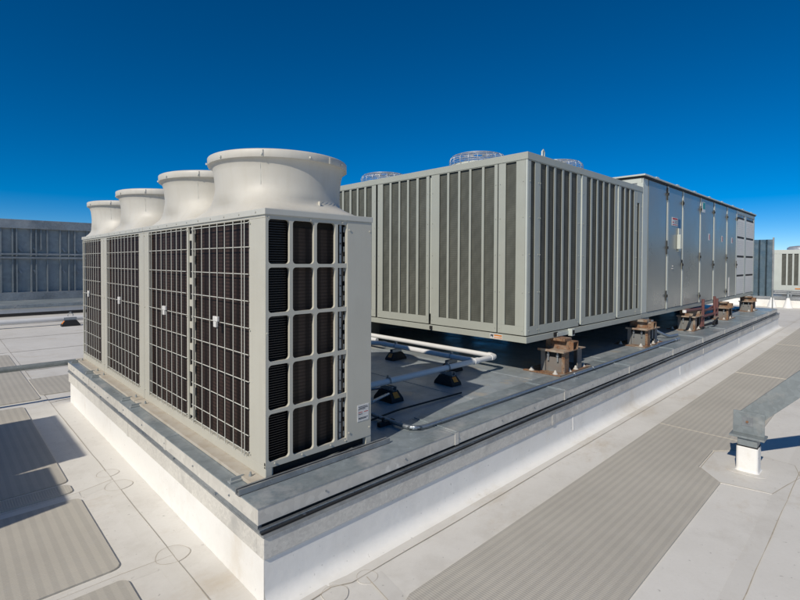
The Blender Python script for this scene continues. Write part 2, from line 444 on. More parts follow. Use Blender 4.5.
# ================================================================== PLATFORM (raised equipment curb)
X0, X1, Y0, Y1 = -.176, 16.33, -.243, 4.88
plat = thing('equipment_platform', (8, 2.3, RZ), 'long raised equipment curb, white sided with galvanised metal cap, carrying the units', 'roof curb')
mb = MB()
w = .045
mb.box(X0 + .018, X1 - w, Y0 - .030, Y1 - w, RZ - .02, -.2925)
mb.build('curb_wall', M['curb_white'], plat)
mb = MB()   # sloped cant at the foot of the wall along the long side and the near end
yw = Y0 - .031; xw = X0 + .018
prof = [(yw, -.293), (yw - .003, -.40)] + [(yw - .004 - .085 * (1 - math.cos(a)) - (.02 if a > 1.4 else 0), RZ + .0012 + .085 * (1 - math.sin(a))) for a in [PI / 2 * i / 10 for i in range(11)]]
vs = []
for (y, z) in prof: vs += [(xw + .002, y, z), (X1 - w, y, z)]
mb.add(vs, [(2 * i, 2 * i + 1, 2 * i + 3, 2 * i + 2) for i in range(len(prof) - 1)], True)
mb.build('cant_strip', M['curb_white'], plat)
mb = MB()
for xx in (3.35, 6.95, 11.1):  # vertical welds in the wall membrane
    mb.prism([(yw - .0005, -.295), (yw - .003, -.295), (yw - .0075, RZ + .09), (yw - .003, RZ + .09)], 'x', xx, xx + .014)
mb.build('wall_weld', M['curb_white'], plat)
mb = MB()   # lower drip edge, hollow ring of four folded sides
def ring(mb, out, inn, z0, z1, bev=.003, left=None):
    lo = out if left is None else left
    mb.box(X0 - lo, X1 + out, Y0 - out, Y0 + inn, z0, z1, bev)
    mb.box(X0 - lo, X1 + out, Y1 - inn, Y1 + out, z0, z1, bev)
    mb.box(X0 - lo, X0 + inn, Y0 + inn + .001, Y1 - inn - .001, z0, z1, bev)
    mb.box(X1 - inn, X1 + out, Y0 + inn + .001, Y1 - inn - .001, z0, z1, bev)
ring(mb, .042, .04, -.292, -.172, .003, -.012)
for xx in (2.9, 8.24, 12.6): mb.box(xx, xx + .05, Y0 - .0455, Y0, -.295, -.17)
mb.box(X0 + .0085, X0 + .03, 2.2, 2.25, -.295, -.17)
mb.build('drip_edge', M['galv_lip'], plat)
mb = MB(); ring(mb, .052, .03, -.1695, -.155, .002, -.004); mb.build('ledge_rail', M['galv'], plat)
mb = MB(); mb.box(X0 + .03, X1 - .012, Y0 + .012, Y0 + .04, -.1545, -.1205); mb.build('gasket', M['black'], plat)
mb = MB(); mb.box(X0 + .006, X0 + .029, Y0 + .013, Y1 - .013, -.1545, -.1205); mb.build('side_rail', M['conduit'], plat)
mb = MB(); mb.box(X0 - .002, X1, Y0 - .022, Y0 + .004, -.1545, -.136, .002); mb.build('ledge_strip', M['conduit'], plat)
cb = MB(); cb.tube([(X0 + .0 + i * .55, Y0 - .036 + .003 * math.sin(i * 1.7), -.1495) for i in range(30)], .0055, 6); tag(cb.build('cable', M['black']), 'thin black cable lying along the ledge on the long side of the curb', 'cable')
mb = MB()   # folded cap: fascia skirt + top sheet in lengths
mb.box(X0, X1, Y0, Y0 + .02, -.120, -.034, .002); mb.box(X0, X1, Y1 - .02, Y1, -.120, -.034, .002)
mb.box(X0, X0 + .02, Y0 + .021, Y1 - .021, -.120, -.034, .002); mb.box(X1 - .02, X1, Y0 + .021, Y1 - .021, -.120, -.034, .002)
for xx in (1.486, 3.246, 4.98, 6.73, 8.40, 10.0, 11.5, 13.2, 14.9):
    mb.box(xx - .022, xx + .022, Y0 - .0035, Y0 + .01, -.122, -.0285)
for yy in (1.2, 2.45, 3.7):
    mb.box(X0 - .0035, X0 + .01, yy - .022, yy + .022, -.122, -.0285)
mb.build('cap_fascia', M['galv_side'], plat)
mb = MB()
mb.box(X0 - .002, X1 + .002, Y0 - .002, Y0 + .46, -.0335, -.027, 0)
mb.box(X0 - .002, X0 + .46, Y0 + .461, Y1 + .002, -.0335, -.027, 0)
for xx in (1.486, 3.246, 4.98, 6.73, 8.40, 10.0, 11.5, 13.2, 14.9):
    mb.box(xx - .03, xx + .03, Y0 - .003, Y0 + .455, -.0269, -.0245)
    mb.box(xx - .004, xx + .004, Y0 - .003, Y0 + .455, -.0245, -.018)
for yy in (1.2, 2.45, 3.7): mb.box(X0 - .003, X0 + .455, yy - .03, yy + .03, -.0269, -.0245)
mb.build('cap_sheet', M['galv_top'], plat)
mb = MB()
mb.box(X0 + .461, X1, Y0 + .461, Y1, -.05, -.029)
for xx in (1.3, 2.3, 3.4, 5.2, 7, 9, 11, 13, 15): mb.box(xx, xx + .05, Y0 + .47, Y1 - .03, -.0289, -.0255)
mb.box(.93, .96, .23, 4.8, -.0289, -.0245)
mb.build('deck_sheet', M['deck'], plat)
mb = MB()
for k in range(28):
    mb.cyl((.25 + k * .62 + random.uniform(-.1, .1), Y0 - .005, -.075), .006, .006, 'y', 8)
for k in range(9): mb.cyl((X0 - .006, .1 + k * .55, -.075), .006, .006, 'x', 8)
for k in range(22): mb.cyl((.1 + k * .78, Y0 - .03, -.156), .008, .010, 'z', 8)
for k in range(7): mb.cyl((X0 - .004, .3 + k * .72, -.138), .008, .012, 'x', 8)
mb.build('fastener', M['conduit'], plat)
DZ = -.027  # deck level

# ================================================================== FOUR-FAN HEAT PUMP ROW (small units)
H = 1.6; W = .816
def superpt(hx, hy, n, t):
    c, s_ = math.cos(t), math.sin(t)
    r = (abs(c / hx) ** n + abs(s_ / hy) ** n) ** (-1. / n)
    return r * c, r * s_
def shroud(parent, yc, hy):
    mb = MB(); k = 72
    secs = [(1.600, .398, hy, 14, .408), (1.612, .394, hy - .004, 10, .408), (1.628, .388, hy - .03, 7, .410), (1.650, .386, hy - .075, 5, .415), (1.680, .398, max(.43, hy - .12), 3.4, .425),
            (1.71, .424, .456, 2.5, .440), (1.75, .440, .452, 2.15, .452), (1.80, .449, .451, 2, .460), (1.85, .453, .453, 2, .460), (1.90, .459, .459, 2, .460), (1.930, .467, .467, 2, .460), (1.950, .478, .478, 2, .460), (1.958, .487, .487, 2, .460), (1.960, .489, .489, 2, .460),
            (1.9605, .4985, .4985, 2, .460), (1.963, .500, .500, 2, .460), (2.008, .501, .501, 2, .460), (2.012, .499, .499, 2, .460), (2.016, .492, .492, 2, .460), (2.020, .480, .480, 2, .460), (2.012, .466, .466, 2, .460), (1.95, .448, .448, 2, .460), (1.85, .428, .428, 2, .460), (1.66, .40, .40, 2, .460)]
    vs = []
    for (z, hx, hyy, n, xc) in secs:
        for j in range(k):
            dx, dy = superpt(hx, hyy, n, 2 * PI * j / k)
            vs.append((xc + dx, yc + dy, z))
    fs = [(i * k + j, i * k + (j + 1) % k, (i + 1) * k + (j + 1) % k, (i + 1) * k + j) for i in range(len(secs) - 1) for j in range(k)]
    mb.add(vs, fs, True)
    for t in (-.5, -1.35, -2.3, 2.5, 1.5, .6):     # joint clips on the rolled rim
        mb.box(.46 + .4985 * math.cos(t) - .006, .46 + .4985 * math.cos(t) + .006, yc + .4985 * math.sin(t) - .006, yc + .4985 * math.sin(t) + .006, 1.962, 2.006)
    sh = mb.build('fan_shroud', M['shroud'], parent)
    q = MB()
    for k_ in range(4):      # mould seams up the side and fixings round the lip
        a = PI / 4 + k_ * PI / 2
        c_, s2_ = math.cos(a), math.sin(a)
        q.tube([(.46 + c_ * rr, yc + s2_ * rr, zz) for rr, zz in ((.4525, 1.76), (.4505, 1.82), (.4550, 1.88), (.4665, 1.93))], .0022, 5)
    for k_ in range(10):
        a = k_ * PI / 5 + .2
        q.cyl((.46 + .505 * math.cos(a), yc + .505 * math.sin(a), 1.972), .007, .012, 'z', 8)
    q.build('shroud_fixing', M['wire'], sh)
    g = MB()
    for rr in (.08, .14, .20, .26, .32, .38): g.tube([(.46 + rr * math.cos(a), yc + rr * math.sin(a), 1.93) for a in [2 * PI * i / 32 for i in range(33)]], .003, 5, False)
    for a in range(8): g.tube([(.46 + .05 * math.cos(a * PI / 4), yc + .05 * math.sin(a * PI / 4), 1.936), (.46 + .44 * math.cos(a * PI / 4), yc + .44 * math.sin(a * PI / 4), 1.936)], .004, 5, False)
    g.build('fan_guard', M['wire'], sh)
    f = MB(); f.cyl((.46, yc, 1.75), .08, .12, 'z', 20)
    for a in range(4):
        t0 = a * PI / 2 + .3
        f.add([(.46 + .07 * math.cos(t0), yc + .07 * math.sin(t0), 1.78), (.46 + .39 * math.cos(t0 - .25), yc + .39 * math.sin(t0 - .25), 1.76), (.46 + .39 * math.cos(t0 + .45), yc + .39 * math.sin(t0 + .45), 1.86), (.46 + .07 * math.cos(t0 + .8), yc + .07 * math.sin(t0 + .8), 1.85)], [(0, 1, 2, 3)])
    f.build('fan_blades', M['black'], sh)
    # small gusset fin on the shroud foot
    MB().box(.50, .506, yc - .47, yc - .40, 1.60, 1.70).build('gusset', M['shroud'], sh)

def grille(parent, y0, y1, wires):
    mb = MB(); x = -.010; r = .0031
    for z in [.100, .205, .373, .54, .707, .873, 1.04, 1.207, 1.375, 1.525]:
        mb.tube([(x, y0 - .010, z), (x, y1 + .004, z)], r, 6)
    for y in wires: mb.tube([(x - .006, y, .07), (x - .006, y, 1.545)], r * .9, 6)
    for z in (.105, .54, .873, 1.375, 1.53):   # return hooks at the post
        mb.tube([(x, y0 - .009, z), (.004, y0 - .012, z)], r, 6)
    return mb.build('wire_grille', M['wire'], parent)

def unit_common(name, y0, y1, bays, label, posts, clips):
    t = thing(name, (W / 2, (y0 + y1) / 2, DZ), label, 'condensing unit', 'row of four-fan outdoor units at the near end of the curb')
    # cabinet: posts on the long side, back, roof plate with a turned down lip
    c = MB()
    for (a, b) in posts: c.box(0, .016, a, b, .0665, 1.5445, .003)
    c.box(.0, .05, y0 + .002, y1 - .002, -.0035, .066, .002)
    c.box(.0, .05, y0 + .002, y1 - .002, 1.545, 1.565, .002)
    c.box(W - .02, W, y0 + .03, y1 - .002, .06, 1.56)
    c.box(.052, W - .022, y1 - .022, y1 - .004, .06, 1.56)
    if y0 > 0: c.box(.052, W - .022, y0 + .004, y0 + .02, .06, 1.56)
    for (a, b) in posts:
        for z in (.09, .86, 1.52):
            c.cyl((-.006, (a + b) / 2 if b - a < .1 else b - .02, z), .006, .007, 'x', 8)
    c.build('cabinet', M['cream'], t)
    tp = MB(); tp.box(-.010, W + .006, y0 - (.012 if y0 == 0 else -.001), y1 - .001, 1.562, 1.6, .004)
    for k in range(int((y1 - y0) / .22)): tp.cyl((-.015, y0 + .1 + k * .22, 1.583), .006, .006, 'x', 8)
    tp.build('top_plate', M['cream_top'], t)
    b = MB(); b.box(-.085, .045, y0 + .003, y1 - .003, DZ + .003, -.004, .002); b.box(.0455, W - .01, y0 + .14, y1 - .003, DZ + .003, -.004)
    bp = b.build('base_flange', M['tan'], t)
    fe = MB()
    for y in (y0 + .14, y1 - .14):
        fe.box(-.16, -.08, y - .02, y + .02, DZ + .001, DZ + .012); fe.box(-.15, -.07, y - .004, y + .004, DZ + .012, DZ + .03)
        fe.cyl((-.045, y - .04, -.004), .010, .012, 'z', 6); fe.cyl((-.045, y - .04, .008), .006, .014, 'z', 6)
    fe.build('hold_down', M['galv_dark'], t)
    for (a, e, wires) in bays:
        grille(t, a, e, wires)
        cl = MB(); cl.box(.030, .050, a - .03, e + .03, .0665, 1.54); cl.build('coil', M['coil_dark'], t)
    for y in clips:
        k = MB(); k.box(-.034, -.018, y - .040, y + .032, .878, .912, .003); k.box(-.034, -.018, y - .020, y + .024, .838, .876, .003)
        k.build('grille_clip', M['white'], t)
    return t

def wl(a, e, n): return [a + (e - a) * (i + .5) / n for i in range(n)]
uA = unit_common('condensing_unit', 0., 2.296, [(.206, 1.105, [.235, .273, .392, .518, .636, .76, .90, 1.068]), (1.232, 2.150, [1.30, 1.405, 1.52, 1.64, 1.765, 1.89, 2.02, 2.10])],
                 'nearest cream outdoor unit, double width with two flared fan shrouds', [(0, .206), (1.105, 1.128), (1.205, 1.232), (2.150, 2.294)], [.637, 1.665])
uB = unit_common('condensing_unit', 2.300, 3.796, [(2.452, 3.650, wl(2.452, 3.65, 10))],
                 'cream outdoor unit in the middle of the row, with one flared fan shroud', [(2.302, 2.452), (3.650, 3.794)], [3.04])
uC = unit_common('condensing_unit', 3.800, 4.902, [(3.93, 4.84, wl(3.93, 4.84, 8))],
                 'farthest cream outdoor unit of the row, at the far corner of the curb', [(3.802, 3.93), (4.855, 4.90)], [4.44])
shroud(uA, .64, .57); shroud(uA, 1.68, .52); shroud(uB, 3.04, .60); shroud(uC, 4.38, .50)
# centre strip with slots between the two grilles of the wide unit
mb = MB()
mb.box(.0305, .034, 1.128, 1.205, .07, 1.54)
for k in range(9): mb.box(.012, .03, 1.128, 1.205, .1 + k * .168, .15 + k * .168)
mb.build('centre_strip', M['cream'], uA)
# --- end face of the wide unit (y = 0): pressed panel with rounded openings
fp = MB()
zs = [.055, .3865, .678, .9695, 1.261, 1.562]
holes_z = [(.088, .376), (.397, .6675), (.6885, .959), (.980, 1.2505), (1.2715, 1.538)]
cols = [(0.0, .172, .018, .161), (.172, .348, .183, .337), (.348, .514, .359, .503)]
for (z0, z1), (h0, h1) in zip(zip(zs[:-1], zs[1:]), holes_z):
    for (u0, u1, a, b) in cols:
        holed_tile(fp, 'y', -.003, .017, u0, u1, z0, z1, (a, b, h0, h1), .022)
    holed_tile(fp, 'y', -.003, .017, .514, .60, z0, z1, (.525, .597, h0 + .004, h1 - .004), .004, 2)
fp.box(.0, .60, .001, .016, .055, .0885)
for (xx, z) in ((.24, .075), (.46, .075), (.58, .075), (.05, .075), (.0, .86), (.01, 1.548), (.30, 1.548), (.55, 1.548)): fp.cyl((xx + .01, -.009, z), .006, .007, 'y', 8)
fp.build('end_grille', M['cream'], uA)
sp = MB(); sp.box(.6005, W, -.0065, .017, .055, 1.562, .003); sp.box(.772, W, -.004, .020, -.002, .0545); sp.box(.001, .040, -.003, .03, -.002, .0545)
for z in (.12, 1.5): sp.cyl((.62, -.0115, z), .007, .006, 'y', 8); sp.cyl((.80, -.0115, z), .007, .006, 'y', 8)
sp.build('end_panel', M['cream'], uA)
st = MB(); st.box(.553, .572, .020, .024, .09, 1.54)
for k in range(22): st.box(.586, .600, .018, .022, .10 + k * .066, .135 + k * .066)
st.build('perforated_strip', M['galv'], uA)
stb = MB()
for k in range(20): stb.cyl((.5625, .0165, .13 + k * .071), .0045, .004, 'y', 8)
stb.build('strip_bolt', M['black'], uA)
sl = MB()
for k in range(98): sl.box(.03, .172, .030, .050, .075 + k * .015, .0795 + k * .015)
sl.build('coil_fins', M['coil_slat'], uA)
MB().box(.052, .175, .052, .056, .06, 1.55).build('coil_back', M['dark'], uA)
ic = MB(); ic.box(.180, .60, .075, .080, .06, 1.50); ic.build('inner_coil', M['coil_in'], uA)
ib = MB(); ib.box(.176, .61, .082, .090, .06, 1.555); ib.box(.603, .608, .02, .08, .06, 1.55); ib.box(.174, .177, .02, .08, .06, 1.55)
ib.build('inner_panel', M['dark'], uA)
kb = MB(); kb.box(.041, .771, .030, .036, -.0035, .0545)
kb.build('under_gap_shade', M['dark'], uA)  # near-black sheet across the open gap, painting the shade under the panel
lb = MB(); lb.box(.690, .792, -.0085, -.0066, .178, .293); L_ = lb.build('rating_label', M['label'], uA)
tx = MB()
for (z, a, b) in ((.277, .70, .78), (.268, .705, .785), (.26, .70, .76), (.226, .70, .735), (.20, .70, .785), (.193, .70, .77)): tx.box(a, b, -.0092, -.0086, z, z + .004)
tx.build('label_text', M['ink'], L_)
tx = MB(); tx.box(.70, .735, -.0092, -.0086, .238, .242); tx.box(.75, .785, -.0092, -.0086, .238, .242); tx.build('label_line', M['inkred'], L_)
# strut channel the row stands on
for (y, a, b) in ((-.028, -.19, .96), ):
    s_ = MB(); s_.box(a, b, y - .021, y - .018, DZ, .008); s_.box(a, b, y - .021, y + .021, DZ, DZ + .003); s_.box(a, b, y + .018, y + .021, DZ, .008); s_.box(a, b, y - .017, y - .008, .005, .008); s_.box(a, b, y + .008, y + .017, .005, .008)
    o = s_.build('strut_channel', M['galv']); tag(o, 'galvanised strut channel lying along the foot of the nearest outdoor unit', 'strut channel')

# ================================================================== LARGE AIR-COOLED UNIT (slatted)
BX, BX2, BY, BY2, BZ0, BZ1 = 3.33, 6.835, .27, 4.5, .467, 2.52
big = thing('air_cooled_chiller', (5.1, 2.4, .39), 'large grey green slatted cooling unit with wire fan guards on top', 'cooling unit')
r_ = MB(); r_.box(BX - .012, BX2, BY - .012, BY2, .385, .455, .004); r_.build('base_rail', M['green'], big)
sd = MB(); sd.box(BX + .03, BX2 - .03, BY + .03, BY2 - .03, .455, .60); sd.build('skirt', M['dark'], big)
rb = MB(); rb.box(3.5, 6.75, 4.30, 4.42, DZ + .001, .384); rb.box(3.34, 3.44, 4.05, 4.42, DZ + .001, .384) if 0 else None; rb.build('rear_light_block', M['stand_grey'], big)  # added, unseen: keeps sky light from under the slatted unit
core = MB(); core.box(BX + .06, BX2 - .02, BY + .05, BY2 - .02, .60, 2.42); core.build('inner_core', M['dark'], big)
tpb = MB(); tpb.box(BX - .006, BX2, BY - .006, BY2, 2.44, 2.522, .005)
tpb.box(BX + .3, BX + .55, 2.30, 2.36, 2.52, 2.60)
tpb.build('top_frame', M['green'], big)
def slat_panel(side, u0, u1, cells, name='slat_panel', ztop=2.432, zbot=.567):
    mb = MB()
    cells = sorted((min(a), max(a), *(a[2:] if len(a) > 2 else ())) for a in cells)
    def put(a, b, z0, z1, bev=.0015):
        if b - a < .004: return
        if side == 'x': mb.box(BX, BX + .012, a, b, z0, z1, bev)
        else: mb.box(a, b, BY, BY + .007, z0, z1, bev)
    put(u0, u1, .467, zbot); put(u0, u1, ztop + .0005, 2.4395)
    cur = u0
    for c in cells:
        put(cur, c[0], zbot + .0005, ztop); cur = c[1]
    put(cur, u1, zbot + .0005, ztop)
    # screws
    for u in (u0 + min(.025, (cells[0][0] - u0) / 2), u1 - min(.025, (u1 - cells[-1][1]) / 2)):
        for z in (.52, .95, 1.38, 1.8, 2.2):
            if side == 'x': mb.cyl((BX - .005, u, z), .007, .006, 'x', 8)
            else: mb.cyl((u, BY - .005, z), .007, .006, 'y', 8)
    mb.build(name, M['green'], big)
def coil_panel(side, u0, u1, mat):
    mb = MB()
    if side == 'x': mb.box(BX + .024, BX + .045, u0, u1, .54, 2.435)
    else: mb.box(u0, u1, BY + .013, BY + .03, .54, 2.435)
    mb.build('coil', mat, big)
slat_panel('x', .296, .650, [(.414, .553)])
slat_panel('x', .664, 1.706, [(.855, .709), (1.05, .888), (1.222, 1.08), (1.401, 1.254), (1.566, 1.434)])
slat_panel('x', 1.745, 2.782, [(2.668, 2.522), (2.484, 2.334), (2.303, 2.163), (2.128, 1.983), (1.941, 1.797)])
slat_panel('x', 2.822, 3.86, [(3.05, 2.915), (3.237, 3.091), (3.412, 3.274), (3.606, 3.457), (3.79, 3.65)])
slat_panel('x', 3.90, 4.49, [(4.05, 3.93), (4.22, 4.09), (4.38, 4.26)])
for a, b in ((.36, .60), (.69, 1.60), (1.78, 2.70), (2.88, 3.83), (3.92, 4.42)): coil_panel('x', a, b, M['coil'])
slat_panel('y', 3.36, 3.598, [(3.408, 3.494)])
slat_panel('y', 3.606, 4.612, [(3.616, 3.747), (3.794, 3.931), (3.98, 4.13), (4.181, 4.325), (4.378, 4.529)])
slat_panel('y', 4.690, 5.815, [(4.81, 4.931), (4.984, 5.125), (5.173, 5.32), (5.37, 5.514), (5.567, 5.735)])
slat_panel('y', 5.878, 6.575, [(5.965, 6.09), (6.148, 6.286), (6.347, 6.48)])
slat_panel('y', 6.585, 6.83, [(6.607, 6.703)], ztop=2.25)
for a, b in ((3.42, 3.56), (3.62, 4.56), (4.74, 5.78), (5.93, 6.52), (6.60, 6.74)): coil_panel('y', a, b, M['coil_shaded'])
pz = MB(); pz.box(BX, BX + .028, BY, BY + .024, .468, 2.4395, .003); pz.build('corner_post', M['green_lt'], big)
pp_ = MB()
for (a, b) in ((1.712, 1.738),): pp_.box(BX + .03, BX + .034, a - .02, b + .02, .5, 2.43)
for (a, b) in ((4.63, 4.67), (5.83, 5.87)): pp_.box(a, b, BY + .012, BY + .016, .5, 2.43)
pp_.box(4.668, 4.689, BY - .004, BY + .022, .48, 2.43); pp_.box(5.86, 5.877, BY - .004, BY + .022, .48, 2.43)
pp_.build('seam_channel', M['green_lt'], big)
def guard(cx_, cy_, r=.36, z=2.522, h=.19):
    col = MB(); col.lathe((cx_, cy_, z), [(r - .01, 0), (r - .01, .055), (r - .03, .06), (r - .03, 0)], 36)
    g0 = col.build('fan_collar', M['green_lt'], big)
    g = MB()
    for (rr, zz) in ((r, .02), (r + .012, .045), (r + .016, .07), (r + .018, .095), (r + .016, .12), (r + .006, .145), (r - .02, .168), (r - .055, .18), (r - .09, .186), (r - .125, .189), (r - .16, .191), (r - .2, .192), (.12, .192), (.08, .192)):
        g.tube([(cx_ + rr * math.cos(a), cy_ + rr * math.sin(a), z + zz) for a in [2 * PI * i / 32 for i in range(33)]], .0028, 4, False)
    for k in range(20):
        a = 2 * PI * k / 20; c, s_ = math.cos(a), math.sin(a)
        g.tube([(cx_ + c * rr, cy_ + s_ * rr, z + zz) for rr, zz in ((r, 0), (r + .016, .07), (r + .016, .12), (r - .02, .168), (r - .09, .186), (.06, .194))], .0034, 4, False)
    g.build('fan_guard', M['guard'], g0)
    f = MB(); f.cyl((cx_, cy_, z - .05), .07, .13, 'z', 16)
    for a in range(5):
        t0 = a * 2 * PI / 5
        f.add([(cx_ + .06 * math.cos(t0), cy_ + .06 * math.sin(t0), z - .02), (cx_ + .31 * math.cos(t0 - .2), cy_ + .31 * math.sin(t0 - .2), z - .03), (cx_ + .31 * math.cos(t0 + .4), cy_ + .31 * math.sin(t0 + .4), z + .06), (cx_ + .06 * math.cos(t0 + .8), cy_ + .06 * math.sin(t0 + .8), z + .03)], [(0, 1, 2, 3)])
    f.build('fan_blades', M['galv'], g0)
guard(3.80, 1.30); guard(3.86, 3.22); guard(4.95, .78, r=.34)
guard(5.35, 3.2)
lg = MB(); lg.tube([(3.80, .36, 2.52), (3.80, .36, 2.61), (3.825, .36, 2.635), (3.85, .36, 2.61), (3.85, .36, 2.52)], .011, 8); lg.build('lifting_eye', M['green_lt'], big)
# drain fitting and warning label on the rail of the long side
fk = MB(); fk.box(BX - .03, BX - .0125, 1.66, 1.70, .40, .445); fk.build('drain_fitting', M['black'], big)
lb = MB(); lb.box(BX - .0145, BX - .0125, .572, .745, .392, .448); L_ = lb.build('warning_label', M['label'], big)
k = MB(); k.box(BX - .0153, BX - .0146, .577, .686, .402, .413); k.box(BX - .0153, BX - .0146, .577, .686, .424, .443); k.build('label_bar', M['orange'], L_)
k = MB(); k.add([(BX - .0153, .737, .44), (BX - .0153, .695, .44), (BX - .0153, .700, .40), (BX - .0153, .722, .425), (BX - .0153, .735, .398)], [(0, 1, 2, 3, 4)]); k.build('label_symbol', M['ink'], L_)
# pale bracket hanging at the rail
k = MB(); k.box(4.00, 4.30, BY - .025, BY - .013, .392, .44, .002); k.box(4.29, 4.37, BY - .07, BY - .013, .375, .462, .004); k.build('rail_bracket', M['green_lt'], big)
k = MB(); k.box(3.93, 4.02, BY - .022, BY - .0135, .40, .45); k.box(4.305, 4.355, BY - .073, BY - .0705, .39, .447); k.build('bracket_gap', M['dark'], big)

# ================================================================== AIR HANDLING UNIT (long box with doors)
AX0, AX1, AZ1 = 6.86, 15.86, 2.70
ahu = thing('air_handling_unit', (11.4, 1.6, .38), 'long galvanised air handling cabinet with six tall doors and pale louver panels', 'air handling unit')
b_ = MB(); b_.box(AX0, AX1, BY + .012, 2.9, .47, 2.675); b_.build('housing', M['galv'], ahu)
b_ = MB(); b_.box(AX0, AX1, BY, 2.9, .385, .468, .004); b_.build('base_rail', M['green'], ahu)
b_ = MB(); b_.box(AX0, AX1 - .2, 2.70, 2.82, DZ + .001, .384); b_.build('rear_light_block', M['stand_grey'], ahu)  # same added blocker, unseen, darkens the space under the long cabinet
b_ = MB(); b_.box(AX0 - .05, AX1 + .05, BY - .045, 2.95, 2.708, 2.735, .004)
for k in range(8): b_.box(7.5 + k * 1.13, 7.62 + k * 1.13, BY + .0, BY + .10, 2.735, 2.775)
b_.build('roof_cap', M['green_lt'], ahu)
b_ = MB(); b_.box(AX0 - .02, AX1 + .02, BY - .03, 2.92, 2.676, 2.7075); b_.build('roof_gasket', M['black'], ahu)
e = MB()
e.box(AX0 - .012, AX0 - .001, BY + .02, 2.88, 2.60, 2.675); e.box(AX0 - .012, AX0 - .001, BY + .0, BY + .09, .47, 2.599)
for y in (.7, 1.15, 1.6, 2.05, 2.5): e.box(AX0 - .012, AX0 - .001, y, y + .06, .47, 2.599)
e.box(AX0 - .010, 7.075, BY - .004, BY + .011, .47, 2.674, .003)
doors = [(7.095, 7.99), (8.137, 8.90), (9.029, 10.11), (10.246, 11.20), (11.37, 12.43), (12.579, 13.50)]
seams = [(8.045, 8.12), (8.945, 9.012), (10.165, 10.23), (11.27, 11.355), (12.49, 12.565), (13.51, 13.60)]
for (a, b) in seams: e.box(a, b, BY - .012, BY + .011, .47, 2.674, .003)
e.build('door_frame', M['green_lt'], ahu)
dl = []
for i, (a, b) in enumerate(doors):
    d = MB()
    # each door skin bows by a few millimetres like thin sheet does
    nx, nz = 8, 12; amp = (.003, -.004, .007, .005, -.004, .005)[i]; vs = []; z0, z1 = .478, 2.670
    for q in range(nz + 1):
        for p in range(nx + 1):
            u, v = p / nx, q / nz
            vs.append((a + (b - a) * u, BY - .008 - amp * math.sin(PI * u) * math.sin(PI * v), z0 + (z1 - z0) * v))
    fs = [(q * (nx + 1) + p, q * (nx + 1) + p + 1, (q + 1) * (nx + 1) + p + 1, (q + 1) * (nx + 1) + p) for q in range(nz) for p in range(nx)]
    d.add(vs, fs, True)
    d.box(a, b, BY - .0075, BY + .011, z0, z1)
    o = d.build('door', M['door'], ahu); dl.append(o)
    h = MB()
    hx = b + .035 if i % 2 == 0 else b + .03
    zz = [(1.45, 1.70), (2.42, 2.64), (.62, .80)] if i == 0 else [(1.35, 1.52), (2.36, 2.5), (.55, .68)] if i in (2, 4) else [(1.18, 1.36), (2.4, 2.5)]
    for (p, q) in zz:
        h.box(hx - .025, hx + .012, BY - .022, BY - .013, p, q, .004); h.box(hx - .045, hx + .005, BY - .040, BY - .0225, (p + q) / 2 - .03, (p + q) / 2 + .02, .004)
    h.build('latch', M['black'], o)
g = MB(); g.box(b - 0, b, 0, 0, 0, 0) if 0 else None
[g.box(a_ - .028, a_ - .001, BY + .002, BY + .0115, .47, 2.674) for (a_, b_) in seams[1:5]]
g.box(13.50, 13.513, BY - .001, BY + .011, .47, 2.67)
g.box(8.00, 8.04, BY + .0, BY + .0115, .47, 2.674); g.build('seam_gap', M['black'], ahu)
k = MB(); k.box(8.60, 8.64, BY - .075, BY - .012, 1.56, 1.83, .006); k.box(8.645, 8.80, BY - .03, BY - .012, 1.52, 1.95); k.build('control_box', M['green_lt'], dl[1])
k = MB(); k.box(8.30, 8.62, BY - .014, BY - .0095, 1.985, 2.14); s1 = k.build('danger_sign', M['label'], dl[1])
k = MB(); k.box(8.32, 8.60, BY - .0155, BY - .0145, 2.10, 2.13); k.box(8.32, 8.60, BY - .0155, BY - .0145, 2.0, 2.012); k.box(8.32, 8.40, BY - .0155, BY - .0145, 2.04, 2.06); k.build('sign_bar', M['inkred'], s1)
k = MB()
for q in range(3): k.box(8.44, 8.60, BY - .0155, BY - .0145, 2.03 + q * .022, 2.038 + q * .022)
k.build('sign_text', M['ink'], s1)
k = MB(); k.box(8.68, 8.80, BY - .0145, BY - .0095, 1.78, 2.12)
k.build('sign_plate', M['blue'], dl[1])
k = MB(); k.box(8.33, 8.42, BY - .02, BY - .0095, 1.19, 1.20); k.box(8.36, 8.375, BY - .02, BY - .0095, 1.235, 1.25); k.build('door_pull', M['white'], dl[1])
k = MB(); k.box(10.30, 10.50, BY - .0145, BY - .0095, 2.38, 2.60); s2 = k.build('sticker', M['label'], dl[3]); s2['label'] = 'white sticker with a teal square'
k = MB(); k.box(10.31, 10.49, BY - .0155, BY - .0147, 2.45, 2.59); k.build('sticker_mark', M['teal'], s2)
for (x, di, mt) in ((10.80, 3, 'label'), (11.95, 4, 'inkred'), (12.95, 5, 'label')):
    k = MB(); k.box(x, x + .11, BY - .0145, BY - .0095 - (.002 if di != 3 else 0), 1.80, 1.95); s2 = k.build('sticker', M['label'], dl[di])
    k = MB(); k.box(x + .06, x + .10, BY - .0160, BY - .0147, 1.82, 1.93); k.build('sticker_mark', M['inkred'], s2)
k = MB(); k.box(12.72, 12.82, BY - .016, BY - .011, .48, .95); k.build('white_strip', M['white'], dl[5])
